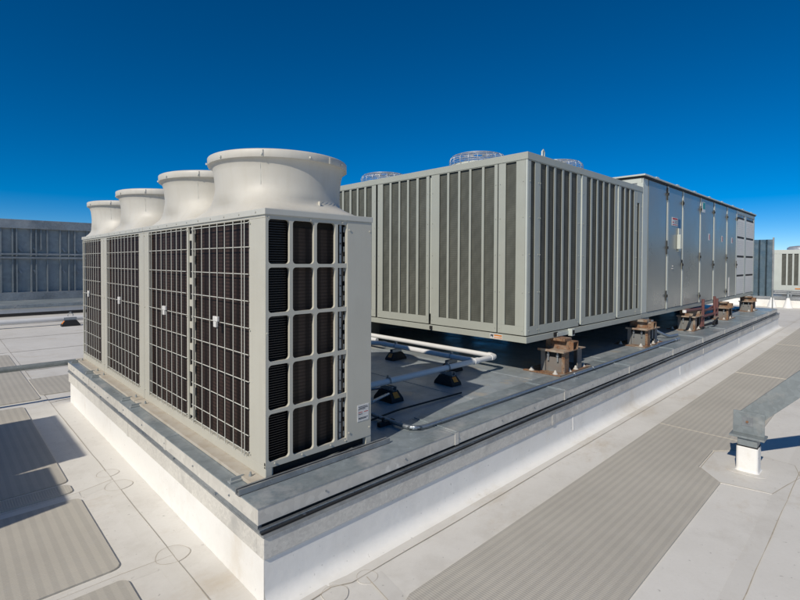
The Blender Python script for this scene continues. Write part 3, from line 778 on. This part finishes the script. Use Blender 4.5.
# pale louver panels: two columns of four, dark slot above each
k = MB(); k.box(13.60, 13.63, BY - .006, BY + .011, .47, 2.60); k.box(14.50, 14.72, BY - .006, BY + .011, .47, 2.60); k.box(15.73, AX1, BY - .006, BY + .011, .47, 2.60); k.box(13.60, AX1, BY - .006, BY + .011, 2.601, 2.675)
k.build('louver_frame', M['green_lt'], ahu)
for (a, b) in ((13.631, 14.499), (14.721, 15.729)):
    for (z0, z1) in ((.49, .95), (1.0, 1.455), (1.51, 1.96), (2.015, 2.47)):
        k = MB(); k.box(a, b, BY - .004, BY + .011, z0, z1, .003)
        for q in range(7): k.box(a + .02, b - .02, BY - .007, BY - .0035, z0 + .05 + q * .055, z0 + .058 + q * .055)
        k.build('louver_panel', M['panel_lt'], ahu)
        k = MB(); k.box(a, b, BY - .001, BY + .0112, z1 + .001, z1 + .049); k.build('louver_slot', M['black'], ahu)
# ------- narrow galvanised screen panel and leg beyond the cabinet
sc = thing('sheet_metal_screen', (16.5, .13, RZ), 'bluish galvanised sheet panel on a leg past the far end of the long cabinet', 'screen panel')
k = MB()
for q in range(4): 
    y1_ = .60 - q * .17
    k.prism([(16.5, y1_), (16.47, y1_ - .05), (16.50, y1_ - .165), (16.53, y1_ - .165), (16.53, y1_)], 'z', .32, 2.02)
k.build('sheet', M['blue_steel'], sc)
k = MB(); k.box(16.48, 16.54, -.115, -.078, .30, 2.08, .004); k.build('edge_post', M['galv'], sc)
k = MB(); k.box(16.49, 16.53, -.112, -.082, RZ, .299); k.build('leg', M['galv'], sc)

# ================================================================== SUPPORT STANDS under the big cabinets
def stand(x, label):
    t = thing('support_stand', (x, .25, DZ), label, 'support stand', 'rusty support stands under the large cabinets')
    k = MB(); k.box(x + .03, x + .86, .075, .56, DZ + .001, DZ + .013, .002); k.build('base_plate', M['rust'], t)
    k = MB(); k.box(x + .185, x + .197, .125, .37, DZ + .0135, .235); k.box(x + .198, x + .62, .358, .37, DZ + .0135, .235); k.build('web_plate', M['stand_grey'], t)
    k = MB(); k.box(x + .160, x + .27, .088, .0985, DZ + .0135, .235); k.box(x + .160, x + .17, .099, .124, DZ + .0135, .235); k.build('corner_angle', M['rust'], t)
    k = MB(); k.box(x + .52, x + .63, .10, .112, DZ + .0135, .235); k.box(x + .62, x + .63, .1125, .2, DZ + .0135, .235); k.build('corner_angle', M['stand_grey'], t)
    k = MB(); k.box(x + .155, x + .18, .335, .39, DZ + .0135, .235); k.build('corner_angle', M['stand_grey'], t)
    k = MB(); k.box(x + .09, x + .66, .065, .40, .2355, .247, .002); k.box(x + .09, x + .10, .065, .40, .2475, .262); k.build('top_plate', M['rust_pale'], t)
    # open channel lying across, its hollow end towards the roof edge
    k = MB(); k.box(x + .29, x + .30, .045, .40, .2485, .352); k.box(x + .301, x + .42, .045, .40, .343, .352); k.box(x + .301, x + .42, .045, .40, .2485, .257); k.box(x + .41, x + .42, .045, .40, .2575, .342)
    k.build('bearing_channel', M['rust'], t)
    k = MB(); k.box(x + .302, x + .409, .20, .21, .258, .342); k.build('channel_hollow_shade', M['dark'], t)  # dark sheet inside the open channel, stands for the shade of its hollow
    k = MB(); k.box(x + .22, x + .40, .12, .60, .353, .3845, .003); k.build('shim_plate', M['rust'], t)
    k = MB(); k.box(x + .178, x + .1845, .14, .345, .165, .225); k.build('slot', M['black'], t)
    for y in (.18, .30):
        k = MB(); k.cyl((x + .165, y, .115), .010, .06, 'z', 8); k.cyl((x + .165, y, .175), .019, .026, 'z', 6); k.cyl((x + .165, y, .2015), .012, .02, 'z', 8); k.build('spring_bolt', M['galv'], t)
    for (bx_, by_) in ((x + .08, .155), (x + .33, .115), (x + .50, .115), (x + .74, .13), (x + .07, .46), (x + .78, .4)):
        k = MB(); k.lathe((bx_ + random.uniform(-.015, .015), by_, DZ + .013), [(.034, 0), (.026, .012), (.016, .022), (.012, .040), (.004, .046), (0, .046)], 9); k.build('anchor_bolt', M['caulk'], t)
    k = MB(); k.box(x + .30, x + .38, .18, .26, .08, .10, .005); k.tube([(x + .34, .22, DZ + .014), (x + .34, .22, .08)], .02, 8); k.tube([(x + .34, .22, .10), (x + .34, .22, .234)], .012, 8); k.build('isolator', M['red'], t)
    return t
s0 = stand(3.72, 'nearest rusty stand, under the front corner of the slatted cooling unit')
for x, l in ((6.45, 'rusty stand under the joint between the slatted unit and the long cabinet'),
             (9.05, 'rusty stand standing just behind the dark red pipes'),
             (11.75, 'rusty stand next after the dark red pipes, near the blue drum'),
             (14.55, 'farthest rusty stand, beneath the pale louver panels')):
    dup(s0, (x - 3.72, 0, 0), l)
for i, x in enumerate((3.9, 6.6)):     # rear supports, mostly in the dark
    k = MB(); k.box(x, x + .2, 3.6, 3.8, DZ + .0125, .384); k.box(x - .08, x + .28, 3.5, 3.9, DZ + .001, DZ + .012)
    o = k.build('rear_support', M['stand_grey']); tag(o, ('grey post standing in the dark under the back of the slatted unit', 'grey post in the dark under the rear joint of the two cabinets')[i], 'post')

# ================================================================== PIPES on rubber blocks
def elbow_path(pts, r=.06, n=6):
    P = [Vector(p) for p in pts]; out = [P[0]]
    for i in range(1, len(P) - 1):
        a = (P[i - 1] - P[i]).normalized(); b = (P[i + 1] - P[i]).normalized()
        p0 = P[i] + a * r; p1 = P[i] + b * r
        for j in range(n + 1):
            t = j / n; out.append(p0.lerp(P[i], t).lerp(P[i].lerp(p1, t), t))
    out.append(P[-1]); return out
def pipe(name, pts, r, mat, label, cat, bend=.07, group=None, n=14):
    t = MB(); t.tube(elbow_path(pts, bend), r, n); o = t.build(name, mat)
    return tag(o, label, cat, group)
PZ = .150
pA = pipe('insulated_pipe', [(.96, .765, PZ), (3.47, .765, PZ), (3.47, 4.2, PZ)], .030, M['pipe'], 'white pipe from the small units turning at an elbow below the slatted unit', 'pipe', .05, 'white pipes on rubber blocks')
pB = pipe('insulated_pipe', [(3.07, .80, PZ), (3.07, 2.45, PZ), (2.95, 2.56, PZ), (1.0, 2.60, PZ)], .032, M['pipe'], 'white branch pipe parallel to the slatted unit, half in shadow', 'pipe', .08, 'white pipes on rubber blocks')
pC = pipe('insulated_pipe', [(3.30, 2.75, PZ - .02), (3.30, 4.3, PZ - .02)], .03, M['pipe'], 'short white pipe just behind the wire grilled row, farthest from the camera', 'pipe', .05, 'white pipes on rubber blocks')
for (o, segs) in ((pA, [((3.36, .765, PZ), (3.41, .765, PZ)), ((3.47, .82, PZ), (3.47, .87, PZ)), ((3.07 - .04, .765, PZ), (3.07 + .04, .765, PZ))]), (pB, [((3.07, 2.30, PZ), (3.07, 2.36, PZ))])):
    k = MB()
    for a, b in segs: k.tube([a, b], .037, 14)
    k.build('coupling', M['pipe'], o)
def block(x, y, ang, label, group='black rubber pipe supports', z=DZ, s=1.):
    t = thing('pipe_support_block', (x, y, z), label, 'pipe support', group)
    c, n_ = math.cos(ang), math.sin(ang)
    def R(vs): return [(x + (u * c - v * n_) * s, y + (u * n_ + v * c) * s, z + w_ * s) for u, v, w_ in vs]
    def hex_(mb, l0, l1, w0, w1, z0, z1):
        mb.add(R([(-l0, -w0, z0), (l0, -w0, z0), (l0, w0, z0), (-l0, w0, z0), (-l1, -w1, z1), (l1, -w1, z1), (l1, w1, z1), (-l1, w1, z1)]),
               [(0, 3, 2, 1), (4, 5, 6, 7), (0, 1, 5, 4), (1, 2, 6, 5), (2, 3, 7, 6), (3, 0, 4, 7)])
    k = MB(); hex_(k, .130, .124, .078, .074, 0, .030); hex_(k, .124, .074, .074, .052, .030, .098); k.build('rubber_base', M['black'], t)
    for sgn in (1, -1):
        k = MB(); k.add(R([(sgn * .121, -.034, .0395), (sgn * .121, .034, .0395), (sgn * .086, .030, .0875), (sgn * .086, -.030, .0875)]), [(0, 1, 2, 3)]); k.build('reflector', M['yellow'], t)
    k = MB()
    for (v0, v1, z0, z1) in ((-.026, .026, .0985, .102), (-.026, -.022, .102, .139), (.022, .026, .102, .139), (-.022, -.010, .136, .139), (.010, .022, .136, .139)):
        k.add(R([(-.085, v0, z0), (.085, v0, z0), (.085, v1, z0), (-.085, v1, z0), (-.085, v0, z1), (.085, v0, z1), (.085, v1, z1), (-.085, v1, z1)]), [(0, 3, 2, 1), (4, 5, 6, 7), (0, 1, 5, 4), (1, 2, 6, 5), (2, 3, 7, 6), (3, 0, 4, 7)])
    k.build('strut', M['conduit'], t)
    k = MB(); cen = PZ - DZ
    pts = [(.0 + .037 * math.cos(a), 0, cen + .037 * math.sin(a)) for a in [-.5 + (PI + 1) * i / 12 for i in range(13)]]
    P2 = R(pts); 
    k.tube(P2, .006 * s, 6); k.add(R([(-.012, -.012, cen + .034), (.012, -.012, cen + .034), (.012, .012, cen + .034), (-.012, .012, cen + .034), (-.012, -.012, cen + .058), (.012, -.012, cen + .058), (.012, .012, cen + .058), (-.012, .012, cen + .058)]), [(0, 3, 2, 1), (4, 5, 6, 7), (0, 1, 5, 4), (1, 2, 6, 5), (2, 3, 7, 6), (3, 0, 4, 7)])
    k.build('clamp', M['galv'], t)
    return t
block(1.70, .765, PI / 2, 'nearest black rubber support block under the white pipe, with an amber reflector')
block(2.57, .765, PI / 2, 'black rubber support block between the nearest block and the white pipe elbow')
block(3.07, 1.13, 0, 'black rubber support block under the branch pipe close to its junction')
block(3.07, 2.10, 0, 'farthest black rubber support block on the curb, seen just beside the small units')

# thin conduits
cd = pipe('electrical_conduit', [(.96, .55, .06), (1.20, .50, .03), (1.235, .44, .0), (1.235, .03, .0), (1.30, -.035, .0), (7.55, -.035, .0)], .0165, M['conduit'], 'long galvanised conduit curving out from the near unit and running along the curb top', 'conduit', .09, None, 12)
k = MB(); k.cyl((7.55, -.035, 0), .026, .10, 'x', 10); k.cyl((7.66, -.035, 0), .034, .05, 'x', 8); k.build('end_fitting', M['conduit'], cd)
k = MB()
for x in (3.86, 4.35): k.tube([(x, -.035 + .022 * math.cos(a), .0 + .022 * math.sin(a)) for a in [i * PI / 6 for i in range(7)]], .005, 5); k.box(x - .012, x + .012, -.095, -.055, DZ, DZ + .006)
k.build('strap', M['conduit'], cd)
o = pipe('refrigerant_line', [(.84, 1.20, .05), (1.35, 1.02, .05), (1.75, .90, .05)], .012, M['conduit'], 'thin bluish tube running to the nearest rubber block, above the valve line', 'refrigerant line', .05)
k = MB(); k.cyl((1.75, .90, .03), .022, .05, 'z', 10); k.build('valve', M['conduit'], o)
o = pipe('refrigerant_line', [(.84, .50, .06), (1.0, .52, .06), (1.30, .58, .06), (1.62, .68, .06)], .014, M['conduit'], 'thin tube with valve caps leaving the near unit low beside the long conduit', 'refrigerant line', .05)
k = MB()
for (x, y) in ((1.02, .52), (1.14, .55), (1.32, .585)):
    k.cyl((x, y, .05), .020, .035, 'z', 8); k.cyl((x, y, .085), .013, .02, 'z', 8); k.tube([(x - .035, y, .06), (x + .035, y + .01, .06)], .020, 8)
k.build('valve', M['conduit'], o)
k = MB(); k.box(1.12, 1.28, .235, .275, DZ, DZ + .035, .004); k.cyl((1.17, .255, DZ + .035), .012, .03, 'z', 8); o = k.build('conduit_support', M['black']); tag(o, 'small black foot carrying the curved conduit in the shadow', 'conduit support')
o = pipe('refrigerant_line', [(.84, .30, .015), (1.5, .42, -.005), (2.35, .40, -.01)], .008, M['black'], 'thin black cable lying on the shaded deck', 'cable', .05)

# flexible conduit + junction fittings under the long cabinet
o = pipe('flexible_conduit', [(7.15, .42, .34), (7.45, .40, .30), (7.60, .30, .12), (7.85, .16, .0), (8.25, .13, -.005)], .024, M['conduit'], 'flexible grey conduit drooping from under the long cabinet to the curb', 'conduit', .10)
k = MB(); k.cyl((7.2, .50, .30), .07, .55, 'x', 14, .055); o = k.build('duct_silencer', M['galv']); tag(o, 'grey cylinder hanging under the long cabinet beside the second stand', 'cylinder')
k = MB(); k.box(6.95, 7.10, .12, .26, .06, .28, .01); k.cyl((7.02, .19, DZ), .045, .09, 'z', 12); k.cyl((7.02, .19, .28), .05, .08, 'z', 12)
o = k.build('junction_box', M['galv']); tag(o, 'grey junction box standing against the second rusty stand', 'junction box')
o = pipe('electrical_conduit', [(6.85, .02, .0), (7.56, -.02, .0)], .014, M['conduit'], 'short grey conduit lying beside the end fitting of the long conduit', 'conduit', .1)

# red oxide pipe assembly
rp = thing('red_pipe_frame', (10.0, .1, DZ), 'dark red pipe frame standing beside the long cabinet, with small black valve', 'pipe frame')
k = MB()
k.tube([(9.62, .09, DZ), (9.62, .09, .36)], .028, 10); k.tube([(9.84, .11, DZ), (9.84, .11, .56)], .028, 10)
k.tube([(10.70, .10, .16), (10.70, .10, .58)], .028, 10); k.tube([(11.0, .12, .13), (11.0, .12, .52)], .03, 10)
k.tube([(8.65, .12, .40), (9.62, .09, .38)], .028, 10); k.tube([(9.62, .10, .21), (10.95, .12, .20)], .028, 10); k.tube([(9.84, .12, .33), (11.0, .12, .30)], .024, 10); k.tube([(9.9, .14, .27), (10.7, .14, .36)], .018, 8)
k.build('red_pipe', M['red'], rp)
k = MB(); k.box(9.56, 9.72, .05, .14, DZ, .02, .01)
for a, b in (((9.75, .05, .04), (10.05, .0, .05)), ((10.05, .0, .05), (10.3, .0, .09)), ((10.3, 0, .09), (10.8, .05, .11))): k.tube([a, b], .016, 6)
k.cyl((10.72, .04, .03), .05, .06, 'y', 12); k.cyl((10.2, -.02, .04), .03, .04, 'y', 10)
k.build('valve', M['black'], rp)
k = MB(); k.cyl((8.62, .12, .37), .035, .05, 'z', 8); k.build('cap', M['white'], rp)
k = MB(); k.lathe((13.3, 1.25, DZ), [(0, 0), (.36, 0), (.36, .03), (.345, .05), (.345, .30), (.36, .32), (.36, .35), (0, .36)], 32); o = k.build('blue_drum', M['blue']); tag(o, 'squat blue drum in the shade under the long cabinet', 'drum')

# ================================================================== STEEL BRACE with white boot (right)
br = thing('steel_brace', (3.76, -1.70, RZ), 'sloping galvanised steel brace bolted to a stub post in a white boot', 'brace')
k = MB()
def rsq(cx_, cy_, h, r, z, n=5): return [(x, y, z) for x, y in rounded(cx_ - h, cx_ + h, cy_ - h, cy_ + h, r, n)]
def loft(mb, rings, smooth=False, cap=True):
    n = len(rings[0]); vs = [v for R_ in rings for v in R_]
    mb.add(vs, [(i * n + j, i * n + (j + 1) % n, (i + 1) * n + (j + 1) % n, (i + 1) * n + j) for i in range(len(rings) - 1) for j in range(n)], smooth)
    if cap: mb.add(rings[-1], [tuple(range(n))])
PX, PY = 3.77, -1.705
loft(k, [rsq(PX, PY, .092, .035, RZ + .007), rsq(PX, PY, .085, .03, RZ + .012), rsq(PX, PY, .081, .026, RZ + .03), rsq(PX, PY, .080, .024, RZ + .215), rsq(PX, PY, .078, .022, RZ + .222)])
k.build('white_boot', M['curb_white'], br)
k = MB(); k.box(PX - .072, PX + .072, PY - .072, PY + .072, RZ + .2225, -.2455, .006); k.build('stub_post', M['galv_beam'], br)
k = MB(); k.box(PX - .075, PX + .075, PY - .075, PY + .075, RZ + .2222, RZ + .232); k.build('band', M['dark'], br)
k = MB(); k.box(PX - .095, PX + .075, PY - .125, PY + .13, -.245, -.228, .002); k.box(PX - .006, PX + .006, PY - .112, PY + .118, -.2275, -.030, .002)
k.build('gusset_plate', M['galv_beam'], br)
# C-channel running up and towards -Y in the YZ plane
dvec = Vector((0, -1, 1.07)).normalized(); nv = Vector((0, 1.07, 1)).normalized()
A0 = Vector((PX, PY + .050, -.135)); Lb = 2.6
def bm_box(mb, s0, s1, x0, x1, n0, n1):
    vs = []
    for s_ in (s0, s1):
        for (xx, nn) in ((x0, n0), (x1, n0), (x1, n1), (x0, n1)):
            p = A0 + dvec * s_ + nv * nn; vs.append((p.x + xx, p.y, p.z))
    mb.add(vs, [(0, 1, 2, 3), (4, 7, 6, 5), (0, 4, 5, 1), (1, 5, 6, 2), (2, 6, 7, 3), (3, 7, 4, 0)])
k = MB(); bm_box(k, 0, Lb, .007, .014, -.08, .08); bm_box(k, 0, Lb, .0145, .075, -.08, -.073); bm_box(k, 0, Lb, .0145, .075, .073, .08); k.build('channel', M['galv_beam'], br)
k = MB(); k.cyl((PX - .013, PY + .012, -.115), .026, .006, 'x', 6); k.build('bolt', M['galv'], br)
k = MB(); k.cyl((PX - .022, PY + .012, -.115), .010, .009, 'x', 8); k.build('bolt_tip', M['rust'], br)
k = MB(); k.box(PX - .0095, PX - .0062, PY - .03, PY + .05, -.155, -.075, .001); k.build('washer_plate', M['galv'], br)
# head of the brace, out of frame: post and cap it leans against
E_ = A0 + dvec * Lb
k = MB(); k.box(PX - .06, PX + .10, E_.y - .20, E_.y + .02, RZ, E_.z + .25, .004); o = k.build('screen_post', M['galv_beam']); tag(o, 'tall galvanised post the steel brace leans against, outside the picture', 'post')
# membrane target patch round the boot
sheet([(3.36, -1.93), (3.29, -1.59), (3.50, -1.40), (4.02, -1.39), (4.22, -1.60), (4.18, -1.98), (3.9, -2.05)], RZ + .0035, M['patch'])
seam_line([(3.36, -1.93), (3.29, -1.59), (3.50, -1.40), (4.02, -1.39), (4.22, -1.60), (4.18, -1.98), (3.9, -2.05), (3.36, -1.93)], .005, RZ + .0052)
sheet(rounded(PX - .15, PX + .15, PY - .15, PY + .15, .08), RZ + .0065, M['patch'])

# ================================================================== LEFT: steel bar, far pipe, screen wall, neighbouring units
k = MB(); k.tube([(-7, 4.985, -.055), (.03, 4.985, -.055)], .036, 14); o = k.build('steel_bar', M['galv_beam']); tag(o, 'horizontal bluish steel tube ending at the far corner of the curb', 'steel tube')
k = MB(); k.box(-.9 - 2.2, -.85 - 2.2, 4.96, 5.01, RZ, -.092); o2 = k.build('tube_leg', M['galv_beam'], o)
fpipe = pipe('long_white_pipe', [(-25, 13.95, RZ + .17), (12, 13.95, RZ + .17)], .075, M['pipe'], 'long white pipe lying low across the roof at the far left', 'pipe', .05)
block(1.30, 13.55, .0, 'lone black support block with an amber reflector out on the roof at the left', 'black rubber pipe supports', RZ, 1.7)
for x in (-4, -9, 6): block(x, 13.95, .3, 'black support block under the long white pipe on the far side of the roof', 'far black supports under the long white pipe', RZ, 1.0)
p2 = thing('equipment_platform', (0, 21, RZ), 'low galvanised curb across the roof below the dark screen wall', 'roof curb')
k = MB(); k.box(-30, 14, 18.05, 25, RZ - .01, -.33); k.build('curb_wall', M['curb_white'], p2)
k = MB(); k.box(-30.03, 14.03, 17.97, 25.05, -.3295, -.215, .004); k.build('cap', M['galv_top'], p2)
k = MB(); k.tube([(-30, 17.6, RZ + .05), (14, 17.6, RZ + .05)], .04, 8); k.tube([(-30, 17.2, RZ + .04), (14, 17.35, RZ + .04)], .03, 8); o = k.build('shadow_line', M['black']); tag(o, 'pair of black tubes drawn as shadow lines along the foot of the far low curb', 'cable')  # black tubes in place of the dark shadow lines before the curb
sw = thing('screen_wall', (0, 20.5, -.21), 'dark weathered galvanised screen wall with studs and a mid rail, far left', 'screen wall')
k = MB(); k.box(-26, 9, 20.52, 20.55, -.12, 2.6); k.build('sheet', M['galv_dark'], sw)
k = MB(); k.box(-26, 9, 20.36, 20.51, 2.50, 2.84, .01); k.build('top_beam', M['galv'], sw)
k = MB(); k.box(-26, 9, 20.36, 20.51, -.214, .09, .01); k.build('bottom_beam', M['galv'], sw)
k = MB(); k.box(-26, 9, 20.34, 20.37, 1.50, 1.57); k.box(-26, 9, 20.34, 20.37, 1.36, 1.43); k.build('mid_rail', M['galv'], sw)
st = [(.32, 0), (.66, 0), (.78, 1), (1.22, 0), (1.37, 0), (1.52, 2), (1.72, 0), (2.14, 0), (2.42, 0), (2.62, 1)]
for per in range(-6, 3):
    for (xs_, kind_) in st:
        x = xs_ + per * 2.72
        if x > 8.5 or x < -17: continue
        k = MB(); zb = 1.7 if kind_ == 2 else .095
        k.box(x - .03, x + .012, 20.40, 20.515, zb, 2.495); k.build('stud', M['galv_beam'], sw)
k = MB()
for per in range(-6, 3):
    for x in (.80, 1.24, 2.16, 2.62):
        x += per * 2.72
        for z in (1.62, .78):
            k.add([(x, 20.45, z + .16), (x + .07, 20.45, z + .18), (x + .17, 20.45, z + .02), (x + .10, 20.45, z), (x, 20.47, z + .16), (x + .07, 20.47, z + .18), (x + .17, 20.47, z + .02), (x + .10, 20.47, z)], [(0, 1, 2, 3), (4, 5, 6, 7), (0, 1, 5, 4), (1, 2, 6, 5), (2, 3, 7, 6), (3, 0, 4, 7)])
k.build('tie_clip', M['galv'], sw)
# off to the left, out of frame: the neighbouring cabinets whose shadow falls on the pads
nb = thing('neighbour_cabinet', (-3.5, 2.9, RZ), 'tall galvanised equipment cabinet left of the picture, casting the dark blue shadow', 'equipment cabinet')
k = MB(); k.box(-5.0, -3.02, 2.10, 3.68, RZ, 1.58, .01); k.build('body', M['galv'], nb)
k = MB(); k.box(-5.02, -3.0, 2.08, 3.70, 1.581, 1.60); k.build('lid', M['green_lt'], nb)
for a in (2.2, 2.98): k = MB(); k.box(-3.019, -3.0, a, a + .68, RZ + .2, 1.45, .004); k.build('door', M['green'], nb)
nb = thing('neighbour_cabinet', (-3.5, 1.6, RZ), 'shorter galvanised equipment cabinet left of the picture, nearer the camera', 'equipment cabinet')
k = MB(); k.box(-5.0, -2.93, 1.20, 2.07, RZ, 1.31, .01); k.build('body', M['galv'], nb)
k = MB(); k.box(-2.929, -2.91, 1.28, 2.0, RZ + .2, 1.2, .004); k.build('door', M['green'], nb)

# ================================================================== FAR RIGHT: another platform and slatted unit
p3 = thing('equipment_platform', (27, -1, RZ), 'white sided low curb at the far right edge, under the distant slatted unit', 'roof curb')
k = MB(); k.box(24.4, 34, -9, 3.5, RZ - .01, -.20); k.build('curb_wall', M['curb_white'], p3)
k = MB(); k.box(24.34, 34, -9.05, 3.55, -.1995, -.10, .004); k.build('cap', M['galv'], p3)
k = MB()
for q in range(3): k.tube([(25.0 + q * .3, -9, .0 + q * .05), (25.0 + q * .3, 3, .0 + q * .05)], .035, 8)
for q in range(9): k.box(24.95, 25.9, -8 + q * 1.2, -7.94 + q * 1.2, -.099, -.02)
k.build('pipe_run', M['galv'], p3)
fu = thing('distant_cooling_unit', (27.5, -1.4, .2), 'distant pale slatted cooling unit at the right edge of the picture', 'cooling unit')
k = MB(); k.box(26.04, 30, -4.2, 1.18, .22, 1.86); k.build('coil', M['coil'], fu)
k = MB(); k.box(26, 30, -4.22, 1.2, 1.75, 1.93, .01); k.box(26, 26.03, -4.22, 1.2, .10, .34)
y = 1.2
pat = [.16, .10, .03, .12, .03, .12, .03, .12, .03, .12, .03, .12, .16]
i = 0
while y > -4.1:
    wd = (.30, .06, .06, .06, .06, .06)[i % 6]; k.box(26, 26.03, y - wd, y, .341, 1.749); y -= wd + .155; i += 1
k.build('slat_frame', M['green_lt'], fu)
k = MB(); k.lathe((27.0, .3, 1.93), [(.55, 0), (.55, .10), (.45, .17), (.2, .2), (0, .2)], 28); k.lathe((27.0, -1.6, 1.93), [(.55, 0), (.55, .10), (.45, .17), (.2, .2), (0, .2)], 28); k.build('fan_dome', M['guard'], fu)
k = MB(); k.box(25.99, 25.999, .0, .42, .17, .22); k.build('warning_label', M['orange'], fu)
for q in range(4):
    k = MB(); k.box(26.3, 26.6, -3.6 + q * 1.4, -3.3 + q * 1.4, -.099, .099); k.build('foot', M['stand_grey'], fu)
for i, (x, y) in enumerate(((24.0, .95), (24.0, .42))):
    t = thing('vent_pipe', (x, y, RZ), ('thin vent pipe in a white cone boot, left one of the far pair', 'thin vent pipe in a white cone boot, right one of the far pair')[i], 'vent pipe', 'far vent pipes with white boots')
    k = MB(); k.cyl((x, y, RZ + .003), .17, .42, 'z', 20, .05); k.build('cone_boot', M['curb_white'], t)
    k = MB(); k.tube([(x, y, RZ + .42), (x, y, .1), (x + .3, y, .1)], .04, 10); k.build('pipe', M['galv_beam'], t)
# roof edge parapets and a distant plant room (seen as reflections in the doors)
for i, (a, b, c, d) in enumerate(((-70, 90, -70.3, -70), (-70, 90, 70, 70.3), (-70.3, -70, -70.3, 70.3), (90, 90.3, -70.3, 70.3))):
    k = MB(); k.box(a, b, c, d, -12, .35); o = k.build('parapet', M['building']); tag(o, ('roof edge parapet on the side behind the camera', 'roof edge parapet beyond the screen wall', 'roof edge parapet on the left side', 'roof edge parapet on the far right side')[i], 'parapet wall')
ph = thing('plant_room', (48, -13, RZ), 'grey plant room on the roof outside the picture, mirrored in the cabinet doors', 'plant room')
k = MB(); k.box(32, 62, -20, -11, RZ, 3.4); k.build('wall', M['building'], ph)
k = MB(); k.box(31.8, 62.2, -20.2, -10.8, 3.401, 3.6); k.build('roof_slab', M['galv'], ph)

# ================================================================== CAMERA
cam_d = bpy.data.cameras.new('camera'); cam = bpy.data.objects.new('camera', cam_d); COL.objects.link(cam)
yaw, pit, roll = math.radians(45.8706), math.radians(1.0846), math.radians(.2618)
F = Vector((math.cos(yaw), math.sin(yaw), 0)); R = Vector((math.sin(yaw), -math.cos(yaw), 0)); U = Vector((0, 0, 1))
F2 = F * math.cos(pit) - U * math.sin(pit); U2 = U * math.cos(pit) + F * math.sin(pit)
R3 = R * math.cos(roll) + U2 * math.sin(roll); U3 = U2 * math.cos(roll) - R * math.sin(roll)
mw = Matrix((R3, U3, -F2)).transposed().to_4x4(); mw.translation = Vector((-1.3838, -2.563, 1.2837))
cam.matrix_world = mw
cam_d.sensor_fit = 'HORIZONTAL'; cam_d.sensor_width = 36; cam_d.lens = 477.05 / 800 * 36
cam_d.shift_y = -28.52 / 800; cam_d.clip_start = .05; cam_d.clip_end = 6000
S.camera = cam

# ================================================================== LIGHT
EL, AZ = math.radians(38.7), math.radians(12.8)
sd_ = Vector((-math.cos(AZ) * math.cos(EL), -math.sin(AZ) * math.cos(EL), math.sin(EL)))   # towards the sun
sun_d = bpy.data.lights.new('sun', 'SUN'); sun = bpy.data.objects.new('sun', sun_d); COL.objects.link(sun)
sun_d.energy = 4.0; sun_d.angle = math.radians(.53); sun_d.color = (1, .92, .80)
sun.rotation_euler = (-sd_).to_track_quat('-Z', 'Y').to_euler()
wd = bpy.data.worlds.new('World'); S.world = wd; wd.use_nodes = True
nt = wd.node_tree; bg = nt.nodes['Background']
sky = nt.nodes.new('ShaderNodeTexSky'); sky.sky_type = 'NISHITA'; sky.sun_disc = False
sky.sun_elevation = EL; sky.sun_rotation = math.atan2(sd_.x, sd_.y)
sky.altitude = 4000; sky.air_density = .9; sky.dust_density = .08; sky.ozone_density = 3.2
hs = nt.nodes.new('ShaderNodeHueSaturation'); hs.inputs['Saturation'].default_value = 1.5; hs.inputs['Hue'].default_value = .5
nt.links.new(sky.outputs[0], hs.inputs['Color']); nt.links.new(hs.outputs[0], bg.inputs['Color']); bg.inputs['Strength'].default_value = .094
S.view_settings.view_transform = 'Standard'; S.view_settings.look = 'None'
S.view_settings.exposure = 0; S.view_settings.gamma = 1; S.view_settings.use_curve_mapping = False
S.render.engine = 'CYCLES'
S.cycles.use_denoising = True
